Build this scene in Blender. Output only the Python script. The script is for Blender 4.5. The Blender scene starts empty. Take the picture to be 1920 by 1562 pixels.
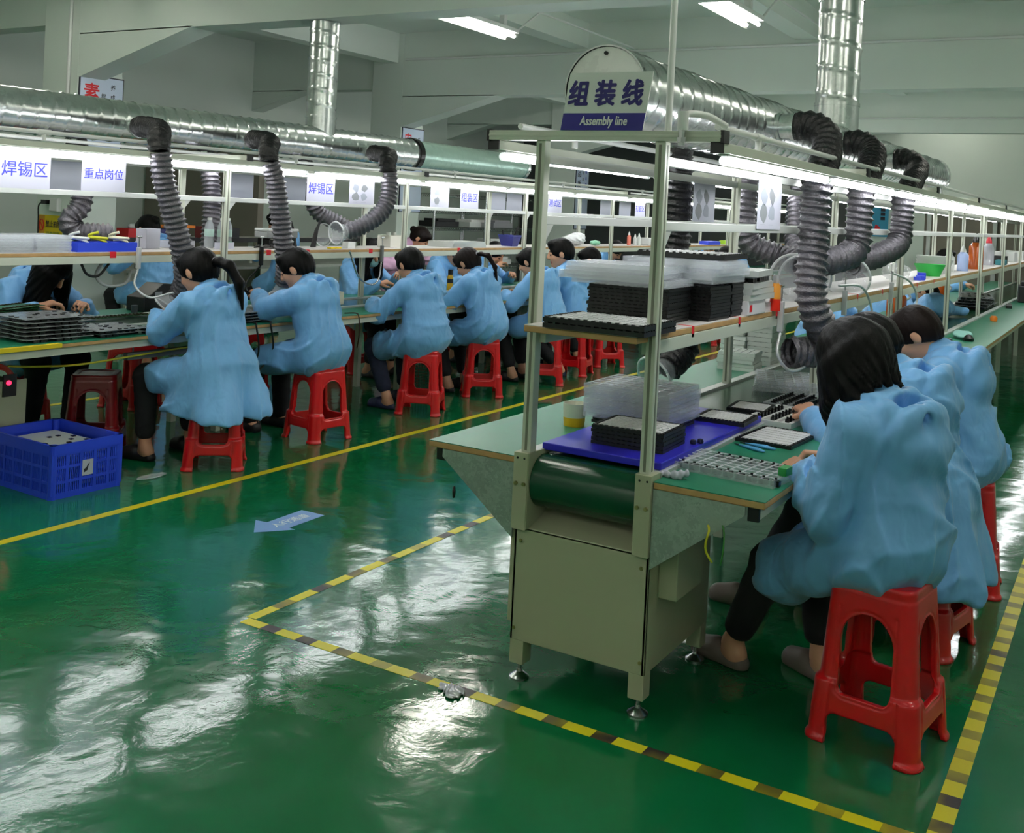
import bpy, math, random
import numpy as np
from mathutils import Vector, Matrix
sc = bpy.context.scene
COL = sc.collection
PI = math.pi
rnd = random.Random(7)

# ------------------------------------------------------------------ camera
cam = bpy.data.cameras.new('camera'); camo = bpy.data.objects.new('camera', cam); COL.objects.link(camo)
yaw, pit, rol, FL = 0.532641, -0.0069056, 0.04918, 1964.74
fw = Vector((-math.sin(yaw)*math.cos(pit), math.cos(yaw)*math.cos(pit), math.sin(pit)))
r0 = Vector((math.cos(yaw), math.sin(yaw), 0)); u0 = r0.cross(fw)
rt = math.cos(rol)*r0 + math.sin(rol)*u0; up = rt.cross(fw)
camo.matrix_world = Matrix(((rt.x, up.x, -fw.x, 0), (rt.y, up.y, -fw.y, 0), (rt.z, up.z, -fw.z, 1.576), (0, 0, 0, 1)))
cam.sensor_fit = 'HORIZONTAL'; cam.sensor_width = 36.0; cam.lens = FL/1920*36.0
cam.shift_x = (960-974.78)/1920; cam.shift_y = (406.37-781)/1920
cam.clip_start = 0.05; cam.clip_end = 200
sc.camera = camo
# ------------------------------------------------------------------ world, exposure
w = bpy.data.worlds.new('world'); sc.world = w; w.use_nodes = True
w.node_tree.nodes['Background'].inputs[0].default_value = (0.55, 0.62, 0.58, 1)
w.node_tree.nodes['Background'].inputs[1].default_value = 0.05
sc.view_settings.view_transform = 'Standard'; sc.view_settings.look = 'None'
sc.view_settings.gamma = 1.0; sc.view_settings.use_curve_mapping = False
sc.view_settings.exposure = 0.45
try:
    sc.cycles.transparent_max_bounces = 20; sc.cycles.max_bounces = 7
    sc.cycles.caustics_reflective = False; sc.cycles.caustics_refractive = False
    sc.cycles.sample_clamp_indirect = 6.0
except Exception: pass
TUBE_L, CEIL_L = 22.0, 44.0      # radiance of the bench tubes and of the ceiling fittings

# ------------------------------------------------------------------ materials
def lin(c):
    return tuple(((v/255)/12.92 if v/255 <= .04045 else (((v/255)+.055)/1.055)**2.4) for v in c)
MATS = {}
def mat(name, rgb, rough=.5, metal=0., var=0., vscale=3., bump=0., bscale=30., coat=0., alpha=1., spec=.5, sheen=0., emit=0., trans=0.):
    if name in MATS: return MATS[name]
    m = bpy.data.materials.new(name); m.use_nodes = True; nt = m.node_tree; b = nt.nodes['Principled BSDF']
    c = lin(rgb); I = b.inputs
    I['Base Color'].default_value = (*c, 1); I['Roughness'].default_value = rough; I['Metallic'].default_value = metal
    I['Coat Weight'].default_value = coat; I['Coat Roughness'].default_value = .1; I['Specular IOR Level'].default_value = spec
    I['Alpha'].default_value = alpha; I['Sheen Weight'].default_value = sheen; I['Transmission Weight'].default_value = trans
    if emit: I['Emission Color'].default_value = (*c, 1); I['Emission Strength'].default_value = emit
    if var or bump: tc = nt.nodes.new('ShaderNodeTexCoord')
    if var:
        n = nt.nodes.new('ShaderNodeTexNoise'); n.inputs['Scale'].default_value = vscale; n.inputs['Detail'].default_value = 5
        nt.links.new(tc.outputs['Object'], n.inputs['Vector'])
        r = nt.nodes.new('ShaderNodeValToRGB')
        r.color_ramp.elements[0].position = .3; r.color_ramp.elements[1].position = .7
        r.color_ramp.elements[0].color = (*[v*(1-var) for v in c], 1); r.color_ramp.elements[1].color = (*[min(1, v*(1+var)) for v in c], 1)
        nt.links.new(n.outputs['Fac'], r.inputs['Fac']); nt.links.new(r.outputs['Color'], I['Base Color'])
    if bump:
        n2 = nt.nodes.new('ShaderNodeTexNoise'); n2.inputs['Scale'].default_value = bscale; n2.inputs['Detail'].default_value = 3
        nt.links.new(tc.outputs['Object'], n2.inputs['Vector'])
        bp = nt.nodes.new('ShaderNodeBump'); bp.inputs['Strength'].default_value = bump; bp.inputs['Distance'].default_value = .02
        nt.links.new(n2.outputs['Fac'], bp.inputs['Height']); nt.links.new(bp.outputs['Normal'], I['Normal'])
    MATS[name] = m
    return m
def N(m): return m.node_tree.nodes, m.node_tree.links

WALL = mat('wall_paint', (220, 229, 221), .6, var=.04, vscale=.7)
CEILM = mat('ceiling_paint', (220, 229, 221), .7, var=.04, vscale=.5)
PAINT = mat('cream_frame_paint', (204, 208, 192), .38, var=.03, vscale=4)
CABP = mat('cabinet_paint', (172, 174, 146), .42, var=.04, vscale=2)
ALU = mat('white_alloy', (205, 208, 204), .35, metal=.25)
LAMI = mat('green_laminate', (28, 124, 92), .33, var=.06, vscale=6)
WOOD = mat('chipboard_edge', (188, 148, 96), .55, var=.12, vscale=20)
WHITE = mat('white_laminate', (216, 210, 206), .35)
BELT = mat('green_belt', (14, 66, 42), .22, var=.08, vscale=5)
BLACK = mat('black_plastic', (16, 16, 18), .42)
BLACKG = mat('black_gloss', (12, 12, 14), .22)
STEEL = mat('bright_steel', (190, 192, 192), .25, metal=1.)
RED = mat('red_plastic', (206, 14, 22), .28, coat=.3)
DRED = mat('dark_red_plastic', (120, 10, 18), .3, coat=.3)
REDT = mat('red_tape', (220, 20, 35), .5)
BLUEP = mat('blue_plastic', (40, 70, 214), .35)
BLUEB = mat('blue_board', (44, 40, 190), .28)
PAPER = mat('paper', (188, 188, 202), .55)
PAPERB = mat('paper_in_sleeve', (176, 180, 196), .3)
INK = mat('blue_print', (58, 64, 196), .6)
NAVY = mat('navy_print', (18, 6, 108), .5)
GREYINK = mat('grey_print', (128, 132, 136), .6)
REDINK = mat('red_print', (215, 30, 40), .6)
BLKINK = mat('black_print', (30, 32, 44), .6)
YEL = mat('yellow_plastic', (228, 200, 20), .5)
PVC = mat('white_pvc', (222, 224, 222), .35)
SKIN = mat('skin', (214, 158, 126), .5, var=.05, vscale=9)
LIPS = mat('lips', (176, 96, 88), .45)
BROW = mat('brow_hair', (30, 24, 22), .7)
HAIRT = mat('hair_band', (150, 150, 156), .5)
DARKW = mat('charcoal_panel', (84, 88, 88), .55)
TAUPE = mat('taupe_panel', (128, 122, 110), .6, var=.05, vscale=1)
OLIVE = mat('olive_panel', (120, 116, 70), .6)
GLOW = mat('lit_tube', (250, 252, 255), .4, emit=TUBE_L)
CGLOW = mat('ceiling_tube', (250, 248, 238), .4, emit=CEIL_L)
BOOK = mat('poster_blue', (205, 218, 240), .4)
NATURAL = mat('milky_plastic', (226, 230, 226), .3, alpha=.85)
AMBER = mat('amber_liquid', (190, 88, 24), .2, alpha=.92)
GREENP = mat('green_plastic', (60, 200, 90), .35, alpha=.9)
ORANGE = mat('orange_plastic', (240, 130, 30), .4)
TEAL = mat('teal_cloth', (150, 205, 196), .8)
PINKC = mat('pink_cotton', (222, 178, 208), .8, var=.05)
DTROU = mat('black_trousers', (20, 20, 24), .85)
JEANS = mat('navy_trousers', (36, 42, 66), .85, var=.15, vscale=30)
SHOEB = mat('navy_slipper', (34, 36, 70), .5)
SHOEK = mat('dark_shoe', (24, 22, 24), .5)
SHOET = mat('taupe_clog', (108, 96, 88), .55)
PCB = mat('circuit_board_green', (22, 96, 44), .35, var=.4, vscale=60)
BEIGEB = mat('cream_plastic', (214, 212, 190), .45)

def wave_floor():
    m = mat('green_epoxy_floor', (8, 100, 58), .1, coat=.0)
    nd, lk = N(m); b = nd['Principled BSDF']
    tc = nd.new('ShaderNodeTexCoord')
    n0 = nd.new('ShaderNodeTexNoise'); n0.inputs['Scale'].default_value = .55; n0.inputs['Detail'].default_value = 4
    lk.new(tc.outputs['Object'], n0.inputs['Vector'])
    r = nd.new('ShaderNodeValToRGB'); r.color_ramp.elements[0].position = .35; r.color_ramp.elements[1].position = .68
    a = lin((6, 90, 44)); c = lin((24, 112, 78))
    r.color_ramp.elements[0].color = (*a, 1); r.color_ramp.elements[1].color = (*c, 1)
    lk.new(n0.outputs['Fac'], r.inputs['Fac']); lk.new(r.outputs['Color'], b.inputs['Base Color'])
    def noise(s, d, rr, dist=0.):
        n = nd.new('ShaderNodeTexNoise'); n.inputs['Scale'].default_value = s; n.inputs['Detail'].default_value = d
        n.inputs['Roughness'].default_value = rr; n.inputs['Distortion'].default_value = dist
        lk.new(tc.outputs['Object'], n.inputs['Vector']); return n
    big, mid, fine = noise(2.3, 2, .5, .6), noise(8, 3, .55, .4), noise(150, 1, .5)
    b1 = nd.new('ShaderNodeBump'); b1.inputs['Strength'].default_value = .2; b1.inputs['Distance'].default_value = .035
    b2 = nd.new('ShaderNodeBump'); b2.inputs['Strength'].default_value = .24; b2.inputs['Distance'].default_value = .006
    b3 = nd.new('ShaderNodeBump'); b3.inputs['Strength'].default_value = .12; b3.inputs['Distance'].default_value = .0008
    lk.new(big.outputs['Fac'], b1.inputs['Height']); lk.new(mid.outputs['Fac'], b2.inputs['Height']); lk.new(fine.outputs['Fac'], b3.inputs['Height'])
    lk.new(b1.outputs['Normal'], b2.inputs['Normal']); lk.new(b2.outputs['Normal'], b3.inputs['Normal'])
    lk.new(b3.outputs['Normal'], b.inputs['Normal'])
    rr = nd.new('ShaderNodeMapRange'); rr.inputs['To Min'].default_value = .06; rr.inputs['To Max'].default_value = .16
    lk.new(n0.outputs['Fac'], rr.inputs['Value']); lk.new(rr.outputs['Result'], b.inputs['Roughness'])
    return m
FLOORM = wave_floor()

def spangle(name, rgb, scale, contrast, rough, metal=.85):
    m = mat(name, rgb, rough, metal); nd, lk = N(m); b = nd['Principled BSDF']
    tc = nd.new('ShaderNodeTexCoord'); v = nd.new('ShaderNodeTexVoronoi'); v.inputs['Scale'].default_value = scale
    n = nd.new('ShaderNodeTexNoise'); n.inputs['Scale'].default_value = scale*1.5; n.inputs['Detail'].default_value = 4
    lk.new(tc.outputs['Object'], n.inputs['Vector'])
    mx = nd.new('ShaderNodeMixRGB'); mx.inputs[0].default_value = .12
    lk.new(tc.outputs['Object'], mx.inputs[1]); lk.new(n.outputs['Color'], mx.inputs[2]); lk.new(mx.outputs[0], v.inputs['Vector'])
    r = nd.new('ShaderNodeValToRGB'); c = lin(rgb)
    r.color_ramp.elements[0].color = (*[x*(1-contrast) for x in c], 1); r.color_ramp.elements[1].color = (*[min(1, x*(1+contrast)) for x in c], 1)
    sp = nd.new('ShaderNodeSeparateColor'); lk.new(v.outputs['Color'], sp.inputs[0]); lk.new(sp.outputs[0], r.inputs['Fac'])
    lk.new(r.outputs['Color'], b.inputs['Base Color'])
    return m
GALV = spangle('galvanized_plate', (168, 180, 172), 38, .16, .42, .55)
DUCT = spangle('galvanized_duct', (206, 212, 210), 26, .10, .24, .95)

def fabric(name, rgb, rough, bump, scale, sheen=.2, sp=.4):
    m = mat(name, rgb, rough, spec=sp, sheen=sheen); nd, lk = N(m); b = nd['Principled BSDF']
    tc = nd.new('ShaderNodeTexCoord'); mp = nd.new('ShaderNodeMapping'); mp.inputs['Scale'].default_value = (1, 1, .55)
    lk.new(tc.outputs['Object'], mp.inputs['Vector'])
    n = nd.new('ShaderNodeTexNoise'); n.inputs['Scale'].default_value = scale; n.inputs['Detail'].default_value = 2; n.inputs['Distortion'].default_value = .35
    lk.new(mp.outputs['Vector'], n.inputs['Vector'])
    bp = nd.new('ShaderNodeBump'); bp.inputs['Strength'].default_value = bump; bp.inputs['Distance'].default_value = .03
    lk.new(n.outputs['Fac'], bp.inputs['Height']); lk.new(bp.outputs['Normal'], b.inputs['Normal'])
    return m
SMOCK = fabric('blue_smock_cloth', (118, 178, 232), .46, .38, 16)
def hairmat(name, rgb):
    m = mat(name, rgb, .5, spec=.13); nd, lk = N(m); b = nd['Principled BSDF']
    tc = nd.new('ShaderNodeTexCoord'); mp = nd.new('ShaderNodeMapping'); mp.inputs['Scale'].default_value = (1, 1, .08)
    lk.new(tc.outputs['Object'], mp.inputs['Vector'])
    n = nd.new('ShaderNodeTexNoise'); n.inputs['Scale'].default_value = 150; n.inputs['Detail'].default_value = 2
    lk.new(mp.outputs['Vector'], n.inputs['Vector'])
    bp = nd.new('ShaderNodeBump'); bp.inputs['Strength'].default_value = .16; bp.inputs['Distance'].default_value = .01
    lk.new(n.outputs['Fac'], bp.inputs['Height']); lk.new(bp.outputs['Normal'], b.inputs['Normal'])
    return m
HAIRK = hairmat('black_hair', (7, 6, 6)); HAIRB = hairmat('brown_hair', (24, 15, 13))
def clearmat(name, rgb, a, rough):
    m = mat(name, rgb, rough, alpha=a, spec=.6); return m
CLEAR = clearmat('clear_plastic', (236, 240, 246), .24, .07)
CLEAR2 = clearmat('clear_smoked_plastic', (186, 190, 194), .55, .15)
CLEAR3 = clearmat('stacked_blister_plastic', (230, 236, 230), .95, .3)
HOODM = clearmat('clear_hood_plastic', (230, 232, 236), .26, .08)
CEDGE = clearmat('clear_plastic_edge', (240, 243, 248), .62, .1)
HOSE = mat('grey_pleated_hose', (104, 101, 107), .34, metal=.5, bump=.35, bscale=120)
HOSEK = mat('black_hose', (17, 16, 19), .45, bump=.35, bscale=90)
def tape():
    m = mat('hazard_tape', (225, 205, 20), .4); nd, lk = N(m); b = nd['Principled BSDF']
    tc = nd.new('ShaderNodeTexCoord'); sx = nd.new('ShaderNodeSeparateXYZ'); lk.new(tc.outputs['UV'], sx.inputs[0])
    ad = nd.new('ShaderNodeMath'); ad.operation = 'ADD'; lk.new(sx.outputs['X'], ad.inputs[0]); lk.new(sx.outputs['Y'], ad.inputs[1])
    fr = nd.new('ShaderNodeMath'); fr.operation = 'FRACT'; lk.new(ad.outputs[0], fr.inputs[0])
    gt = nd.new('ShaderNodeMath'); gt.operation = 'GREATER_THAN'; gt.inputs[1].default_value = .58; lk.new(fr.outputs[0], gt.inputs[0])
    no = nd.new('ShaderNodeTexNoise'); no.inputs['Scale'].default_value = 2.2; no.inputs['Detail'].default_value = 4; lk.new(tc.outputs['Object'], no.inputs['Vector'])
    mr = nd.new('ShaderNodeMapRange'); mr.inputs['From Min'].default_value = .38; mr.inputs['From Max'].default_value = .62
    mr.inputs['To Min'].default_value = .35; mr.inputs['To Max'].default_value = 1; lk.new(no.outputs['Fac'], mr.inputs['Value'])
    mu = nd.new('ShaderNodeMath'); mu.operation = 'MULTIPLY'; lk.new(gt.outputs[0], mu.inputs[0]); lk.new(mr.outputs[0], mu.inputs[1])
    mx = nd.new('ShaderNodeMixRGB'); lk.new(mu.outputs[0], mx.inputs[0])
    mx.inputs[1].default_value = (*lin((222, 208, 24)), 1); mx.inputs[2].default_value = (*lin((42, 30, 30)), 1)
    lk.new(mx.outputs[0], b.inputs['Base Color'])
    return m
TAPE = tape()
YLINE = mat('yellow_line_paint', (214, 196, 22), .4, var=.08, vscale=3)

# ------------------------------------------------------------------ mesh helpers
OFF = {}
class MB:
    def __init__(s): s.v = []; s.f = []; s.m = []; s.uv = None
    def add(s, vs, fs, m=0):
        o = len(s.v); s.v += [tuple(v) for v in vs]; s.f += [[o+i for i in f] for f in fs]; s.m += [m]*len(fs); return s
    def box(s, x0, x1, y0, y1, z0, z1, m=0, M=None):
        vs = [Vector((x, y, z)) for z in (z0, z1) for y in (y0, y1) for x in (x0, x1)]
        if M: vs = [M @ v for v in vs]
        return s.add(vs, [(0, 2, 3, 1), (4, 5, 7, 6), (0, 1, 5, 4), (2, 6, 7, 3), (0, 4, 6, 2), (1, 3, 7, 5)], m)
    def prism(s, poly, a, b, ax, m=0):
        # poly: 2D outline; ax: extrusion axis 0,1,2
        def P(p, t):
            return {0: (t, p[0], p[1]), 1: (p[0], t, p[1]), 2: (p[0], p[1], t)}[ax]
        n = len(poly); vs = [P(p, a) for p in poly]+[P(p, b) for p in poly]
        return s.add(vs, [list(range(n))[::-1], list(range(n, 2*n))]+[(i, (i+1) % n, n+(i+1) % n, n+i) for i in range(n)], m)
    def tube(s, pts, r, n=10, m=0, caps=True):
        pts = [Vector(p) for p in pts]; rs = r if isinstance(r, (list, tuple)) else [r]*len(pts)
        t = (pts[1]-pts[0]).normalized(); u = t.orthogonal().normalized(); vs = []
        for i, p in enumerate(pts):
            t2 = (pts[min(i+1, len(pts)-1)]-pts[max(i-1, 0)]).normalized()
            if t2.length < .5: t2 = t
            q = t.rotation_difference(t2); u = q @ u; t = t2; wv = t.cross(u)
            for k in range(n):
                a = 2*PI*k/n; vs.append(p+(u*math.cos(a)+wv*math.sin(a))*rs[i])
        fs = [(i*n+k, i*n+(k+1) % n, (i+1)*n+(k+1) % n, (i+1)*n+k) for i in range(len(pts)-1) for k in range(n)]
        if caps: fs += [list(range(n))[::-1], list(range((len(pts)-1)*n, len(pts)*n))]
        return s.add(vs, fs, m)
    def cyl(s, p0, p1, r, n=16, m=0, r1=None, caps=True): return s.tube([p0, p1], [r, r if r1 is None else r1], n, m, caps)
    def lathe(s, prof, c=(0, 0, 0), n=24, m=0, M=None, close=False):
        vs = []
        for (r, z) in prof:
            for k in range(n):
                a = 2*PI*k/n; v = Vector((r*math.cos(a), r*math.sin(a), z))
                vs.append((M @ v if M else v)+Vector(c))
        k0 = len(prof)
        fs = [(i*n+k, i*n+(k+1) % n, (i+1)*n+(k+1) % n, (i+1)*n+k) for i in range(k0-1) for k in range(n)]
        if close: fs += [list(range(n))[::-1], list(range((k0-1)*n, k0*n))]
        return s.add(vs, fs, m)
    def build(s, name, mats, parent=None, smooth=None, bev=0, world=True):
        me = bpy.data.meshes.new(name)
        off = OFF.get(parent.name, Vector((0, 0, 0))) if (parent and world) else Vector((0, 0, 0))
        me.from_pydata([tuple(Vector(v)-off) for v in s.v], [], s.f)
        mats = mats if isinstance(mats, (list, tuple)) else [mats]
        for m in mats: me.materials.append(m)
        if len(mats) > 1: me.polygons.foreach_set('material_index', s.m)
        if smooth:
            me.polygons.foreach_set('use_smooth', [True]*len(me.polygons))
            if smooth is not True: me.set_sharp_from_angle(angle=math.radians(smooth))
        me.update()
        o = bpy.data.objects.new(name, me); COL.objects.link(o)
        if parent: o.parent = parent; OFF[o.name] = off
        if bev:
            b = o.modifiers.new('bevel', 'BEVEL'); b.width = bev; b.segments = 2; b.limit_method = 'ANGLE'
        return o
def tag(o, label, cat, group=None, kind=None):
    o['label'] = label; o['category'] = cat
    if group: o['group'] = group
    if kind: o['kind'] = kind
    return o
def thing(name, label, cat, loc=(0, 0, 0), rz=0., group=None):
    o = bpy.data.objects.new(name, None); COL.objects.link(o); o.empty_display_size = .05
    o.location = loc; o.rotation_euler = (0, 0, rz); OFF[o.name] = Vector(loc)
    return tag(o, label, cat, group)
def struct(name, mb, m, bev=0, smooth=None):
    o = mb.build(name, m, bev=bev, smooth=smooth); o['kind'] = 'structure'; return o
def one(name, label, cat, mb, m, loc, rz=0., group=None, smooth=None, bev=0):
    o = mb.build(name, m, smooth=smooth, bev=bev); o.location = loc; o.rotation_euler = (0, 0, rz); return tag(o, label, cat, group)
def dup(root, loc=None, rz=None, label=None, group=None, cat=None):
    r = root.copy(); COL.objects.link(r)
    if loc is not None: r.location = loc
    if rz is not None: r.rotation_euler = (0, 0, rz)
    if label: r['label'] = label
    if group: r['group'] = group
    for ch in list(root.children):
        c = ch.copy(); COL.objects.link(c); c.parent = r
        for g in list(ch.children):
            d = g.copy(); COL.objects.link(d); d.parent = c
    return r
def spline(pts, step=.02):
    P = [Vector(p) for p in pts]; P = [P[0]*2-P[1]]+P+[P[-1]*2-P[-2]]; out = []
    for i in range(1, len(P)-2):
        a, b, c, d = P[i-1:i+3]; n = max(2, int((c-b).length/step))
        for k in range(n):
            t = k/n; out.append(.5*((2*b)+(c-a)*t+(2*a-5*b+4*c-d)*t*t+(3*b-a-3*c+d)*t**3))
    out.append(P[-2]); return out
def rrect(w, d, r, n=5):
    return [(sx*(w/2-r)+r*math.cos(a), sy*(d/2-r)+r*math.sin(a)) for sx, sy, a0 in ((1, 1, 0), (-1, 1, PI/2), (-1, -1, PI), (1, -1, 1.5*PI)) for a in [a0+PI/2*k/n for k in range(n+1)]]
def text_mesh(body, size, bold=0., shear=0., width=None):
    c = bpy.data.curves.new('lettering', 'FONT'); c.body = body; c.size = size; c.shear = shear; c.extrude = .0004; c.resolution_u = 3
    o = bpy.data.objects.new('lettering_source', c); COL.objects.link(o)
    src = bpy.data.meshes.new_from_object(o.evaluated_get(bpy.context.evaluated_depsgraph_get()))
    bpy.data.objects.remove(o); bpy.data.curves.remove(c)
    V = np.empty(len(src.vertices)*3); src.vertices.foreach_get('co', V); V = V.reshape(-1, 3)
    F = [list(p.vertices) for p in src.polygons]; bpy.data.meshes.remove(src)
    ctr = (V.min(0)+V.max(0))/2; V[:, 0] -= ctr[0]; V[:, 1] -= ctr[1]
    if width: V[:, 0] *= width/np.ptp(V[:, 0])
    vs, fs = [], []
    for k in range(8 if bold else 1):          # heavier strokes: the outline struck again all round
        d = bold*size; q = V+(np.array([d*math.cos(k*PI/4), d*math.sin(k*PI/4), k*.00007]) if bold else 0)
        fs += [[i+len(vs) for i in f] for f in F]; vs += q.tolist()
    me = bpy.data.meshes.new('lettering'); me.from_pydata(vs, [], fs); me.update()
    return me
def lettering(body, size, m, parent, M, bold=0., shear=0., width=None, name='lettering'):
    me = text_mesh(body, size, bold, shear, width); me.transform(M); me.materials.append(m); me.name = name
    o = bpy.data.objects.new(name, me); COL.objects.link(o); o.parent = parent; return o
def frame_to(xdir, ydir, loc):
    x = Vector(xdir).normalized(); y = Vector(ydir).normalized(); z = x.cross(y)
    return Matrix(((x.x, y.x, z.x, loc[0]), (x.y, y.y, z.y, loc[1]), (x.z, y.z, z.z, loc[2]), (0, 0, 0, 1)))
ORD = ['first', 'second', 'third', 'fourth', 'fifth', 'sixth', 'seventh', 'eighth', 'ninth', 'tenth', 'eleventh', 'twelfth', 'thirteenth', 'fourteenth', 'fifteenth', 'sixteenth']
# ================================================================== SETTING
struct('floor', MB().box(-12, 4.6, -5, 26, -.1, 0), FLOORM)
struct('ceiling', MB().box(-12.2, 4.8, -5.2, 26.2, 3.98, 4.1), CEILM)
struct('wall_left', MB().box(-12.2, -11.95, -5, 26, 0, 3.98), WALL)
struct('wall_right', MB().box(4.6, 4.8, -5, 26, 0, 3.98), WALL)
struct('wall_far', MB().box(-12, 4.6, 25, 25.2, 0, 3.98), WALL)
struct('wall_near', MB().box(-12, 4.6, -5.2, -5, 0, 3.98), WALL)
COLY = [1.3, 6.62, 11.85, 17.2, 22.5]
for cy in COLY[1:]:
    struct('column', MB().box(-9.55, -9.0, cy, cy+.52, 0, 3.98), WALL, bev=.01)
for i, cy in enumerate(COLY):
    b = MB().box(-9.0, 4.6, cy, cy+.3, 3.08, 3.98).box(-11.95, -9.55, cy+.05, cy+.3, 3.2, 3.98)
    b.prism([(-9.0, 2.66), (-7.42, 3.09), (-9.0, 3.09)], cy, cy+.3, 1)
    b.prism([(-11.95, 2.9), (-10.9, 3.21), (-11.95, 3.21)], cy+.05, cy+.3, 1)
    struct('beam', b, WALL)
for i in range(1, 4):
    for x0, z in ((-9.35, 3.56), (-6.35, 3.66), (-3.45, 3.66), (-.5, 3.66)):
        struct('beam', MB().box(x0, x0+.25, COLY[i]+.3, COLY[i+1], z, 3.98), WALL)
struct('trim_1', MB().tube([(-8.95, 11.82, 3.6), (4.5, 11.82, 3.6)], .017, 8), PVC, smooth=60)
struct('trim_2', MB().tube([(-9.12, 6.6, 3.98), (-9.12, 6.6, 1.9)], .018, 8), PVC, smooth=60)
struct('trim_3', MB().tube([(-8.95, 17.17, 3.3), (4.5, 17.17, 3.3)], .015, 8), PVC, smooth=60)
struct('wall_partition', MB().box(-11.9, -4.75, 20.2, 20.3, 0, 3.1), DARKW)
struct('wall_partition', MB().box(-4.75, 4.6, 20.2, 20.32, 1.95, 3.98), WALL)
b = MB().box(-4.75, -3.35, 20.2, 20.3, 0, 1.95)
struct('wall_partition', b, WALL)
struct('wall_partition', MB().box(-3.35, 4.6, 20.22, 20.3, 0, 1.95), TAUPE)
for i, x in enumerate((-3.3, -2.2, -1.1, 0., 1.1, 2.2)):
    struct('trim_%d' % (4+i), MB().box(x, x+.07, 20.16, 20.25, 0, 1.97), ALU)
struct('trim_10', MB().box(-3.35, 4.6, 20.15, 20.25, 1.93, 2.0), ALU)
struct('wall_side_partition', MB().box(-11.9, -9.75, 9.9, 10.0, 0, 2.2), TAUPE)

def strip(p0, p1, wd, m, label, period=.17, slant=.35, cat='floor tape', name='floor_tape', kind=None):
    p0 = Vector((*p0, 0)); p1 = Vector((*p1, 0)); d = (p1-p0); L = d.length; d.normalize(); n = Vector((-d.y, d.x, 0))*wd/2
    b = MB(); vs = [p0-n, p1-n, p1+n, p0+n]; h = Vector((0, 0, .0012)); z = Vector((0, 0, .0002))
    b.add([v+z for v in vs]+[v+h for v in vs], [(3, 2, 1, 0), (4, 5, 6, 7), (0, 1, 5, 4), (1, 2, 6, 5), (2, 3, 7, 6), (3, 0, 4, 7)])
    o = b.build(name, m); uv = o.data.uv_layers.new(name='UVMap')
    for l in o.data.loops:
        v = o.data.vertices[l.vertex_index].co; u = (v-p0).dot(d); q = (v-p0).dot(n)/(wd/2)
        uv.data[l.index].uv = (u/period, q*slant*.5)
    tag(o, label, cat); return o
strip((-2.79, 2.866), (-.36, 2.886), .048, TAPE, 'yellow and black hazard tape strip across the floor in front of the signed bench', .168, -.5)
strip((-2.787, 2.895), (-2.765, 12.0), .046, TAPE, 'yellow and black hazard tape running along the floor left of the signed bench', .22, .3)
strip((-.375, 2.86), (-.38, 14.0), .056, TAPE, 'worn yellow and black hazard tape on the floor right of the nearest red stool', .15, .12)
strip((-4.24, 1.2), (-4.22, 19.5), .055, YLINE, 'plain yellow floor line along the aisle in front of the row of red stools', cat='floor line', name='floor_line')
strip((-6.69, 1.5), (-6.67, 19.5), .055, YLINE, 'plain yellow floor line behind the far bench, seen under its table', cat='floor line', name='floor_line')
# arrow sticker
a = thing('floor_arrow_sticker', 'light blue arrow sticker with white lettering on the green aisle floor', 'floor sticker', (-3.5, 3.84, 0))
b = MB(); ol = [(-3.503, 3.630), (-3.385, 3.782), (-3.425, 3.786), (-3.432, 4.045), (-3.578, 4.04), (-3.566, 3.782), (-3.632, 3.772)]
b.prism(ol, .0003, .0015, 2); b.build('sheet', mat('sticker_blue', (120, 158, 214), .4), a)
lettering('人行通道', .062, mat('sticker_white', (226, 234, 240), .5), a, frame_to((0, 1, 0), (-1, 0, 0), (0, .03, .0018)), .01, name='lettering')

# ================================================================== CEILING LIGHTS
def ceiling_light(x, y, z, label, group=None):
    t = thing('ceiling_light', label, 'ceiling light', (x, y, z))
    MB().box(x-.1, x+.1, y-.62, y+.62, z+.03, z+.07).box(x-.03, x+.03, y-.5, y-.44, z+.07, 3.98).box(x-.03, x+.03, y+.44, y+.5, z+.07, 3.98).build('housing', PVC, t, bev=.004)
    for s in (-1, 1):
        MB().cyl((x+s*.055, y-.6, z), (x+s*.055, y+.6, z), .017, 12).build('tube', CGLOW, t, smooth=60)
    prof = [(x-.1, z+.03), (x-.085, z-.015), (x-.04, z-.03), (x+.04, z-.03), (x+.085, z-.015), (x+.1, z+.03)]
    b = MB(); n = 24
    for i in range(n+1):
        yy = y-.61+1.22*i/n; k = .006*(i % 2)
        b.v += [(p[0], yy, p[1]-k) for p in prof]
    b.f = [(i*6+j, i*6+j+1, (i+1)*6+j+1, (i+1)*6+j) for i in range(n) for j in range(5)]; b.m = [0]*len(b.f)
    b.build('diffuser', mat('ribbed_diffuser', (255, 252, 244), .3, alpha=.35), t)
    return t
ceiling_light(-5.5, 8.35, 3.3, 'lit ribbed ceiling fitting left of the two in view, above the far bench')
ceiling_light(-3.0, 8.35, 3.3, 'lit ribbed ceiling fitting nearer the tall duct riser, at the top edge')
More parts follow.
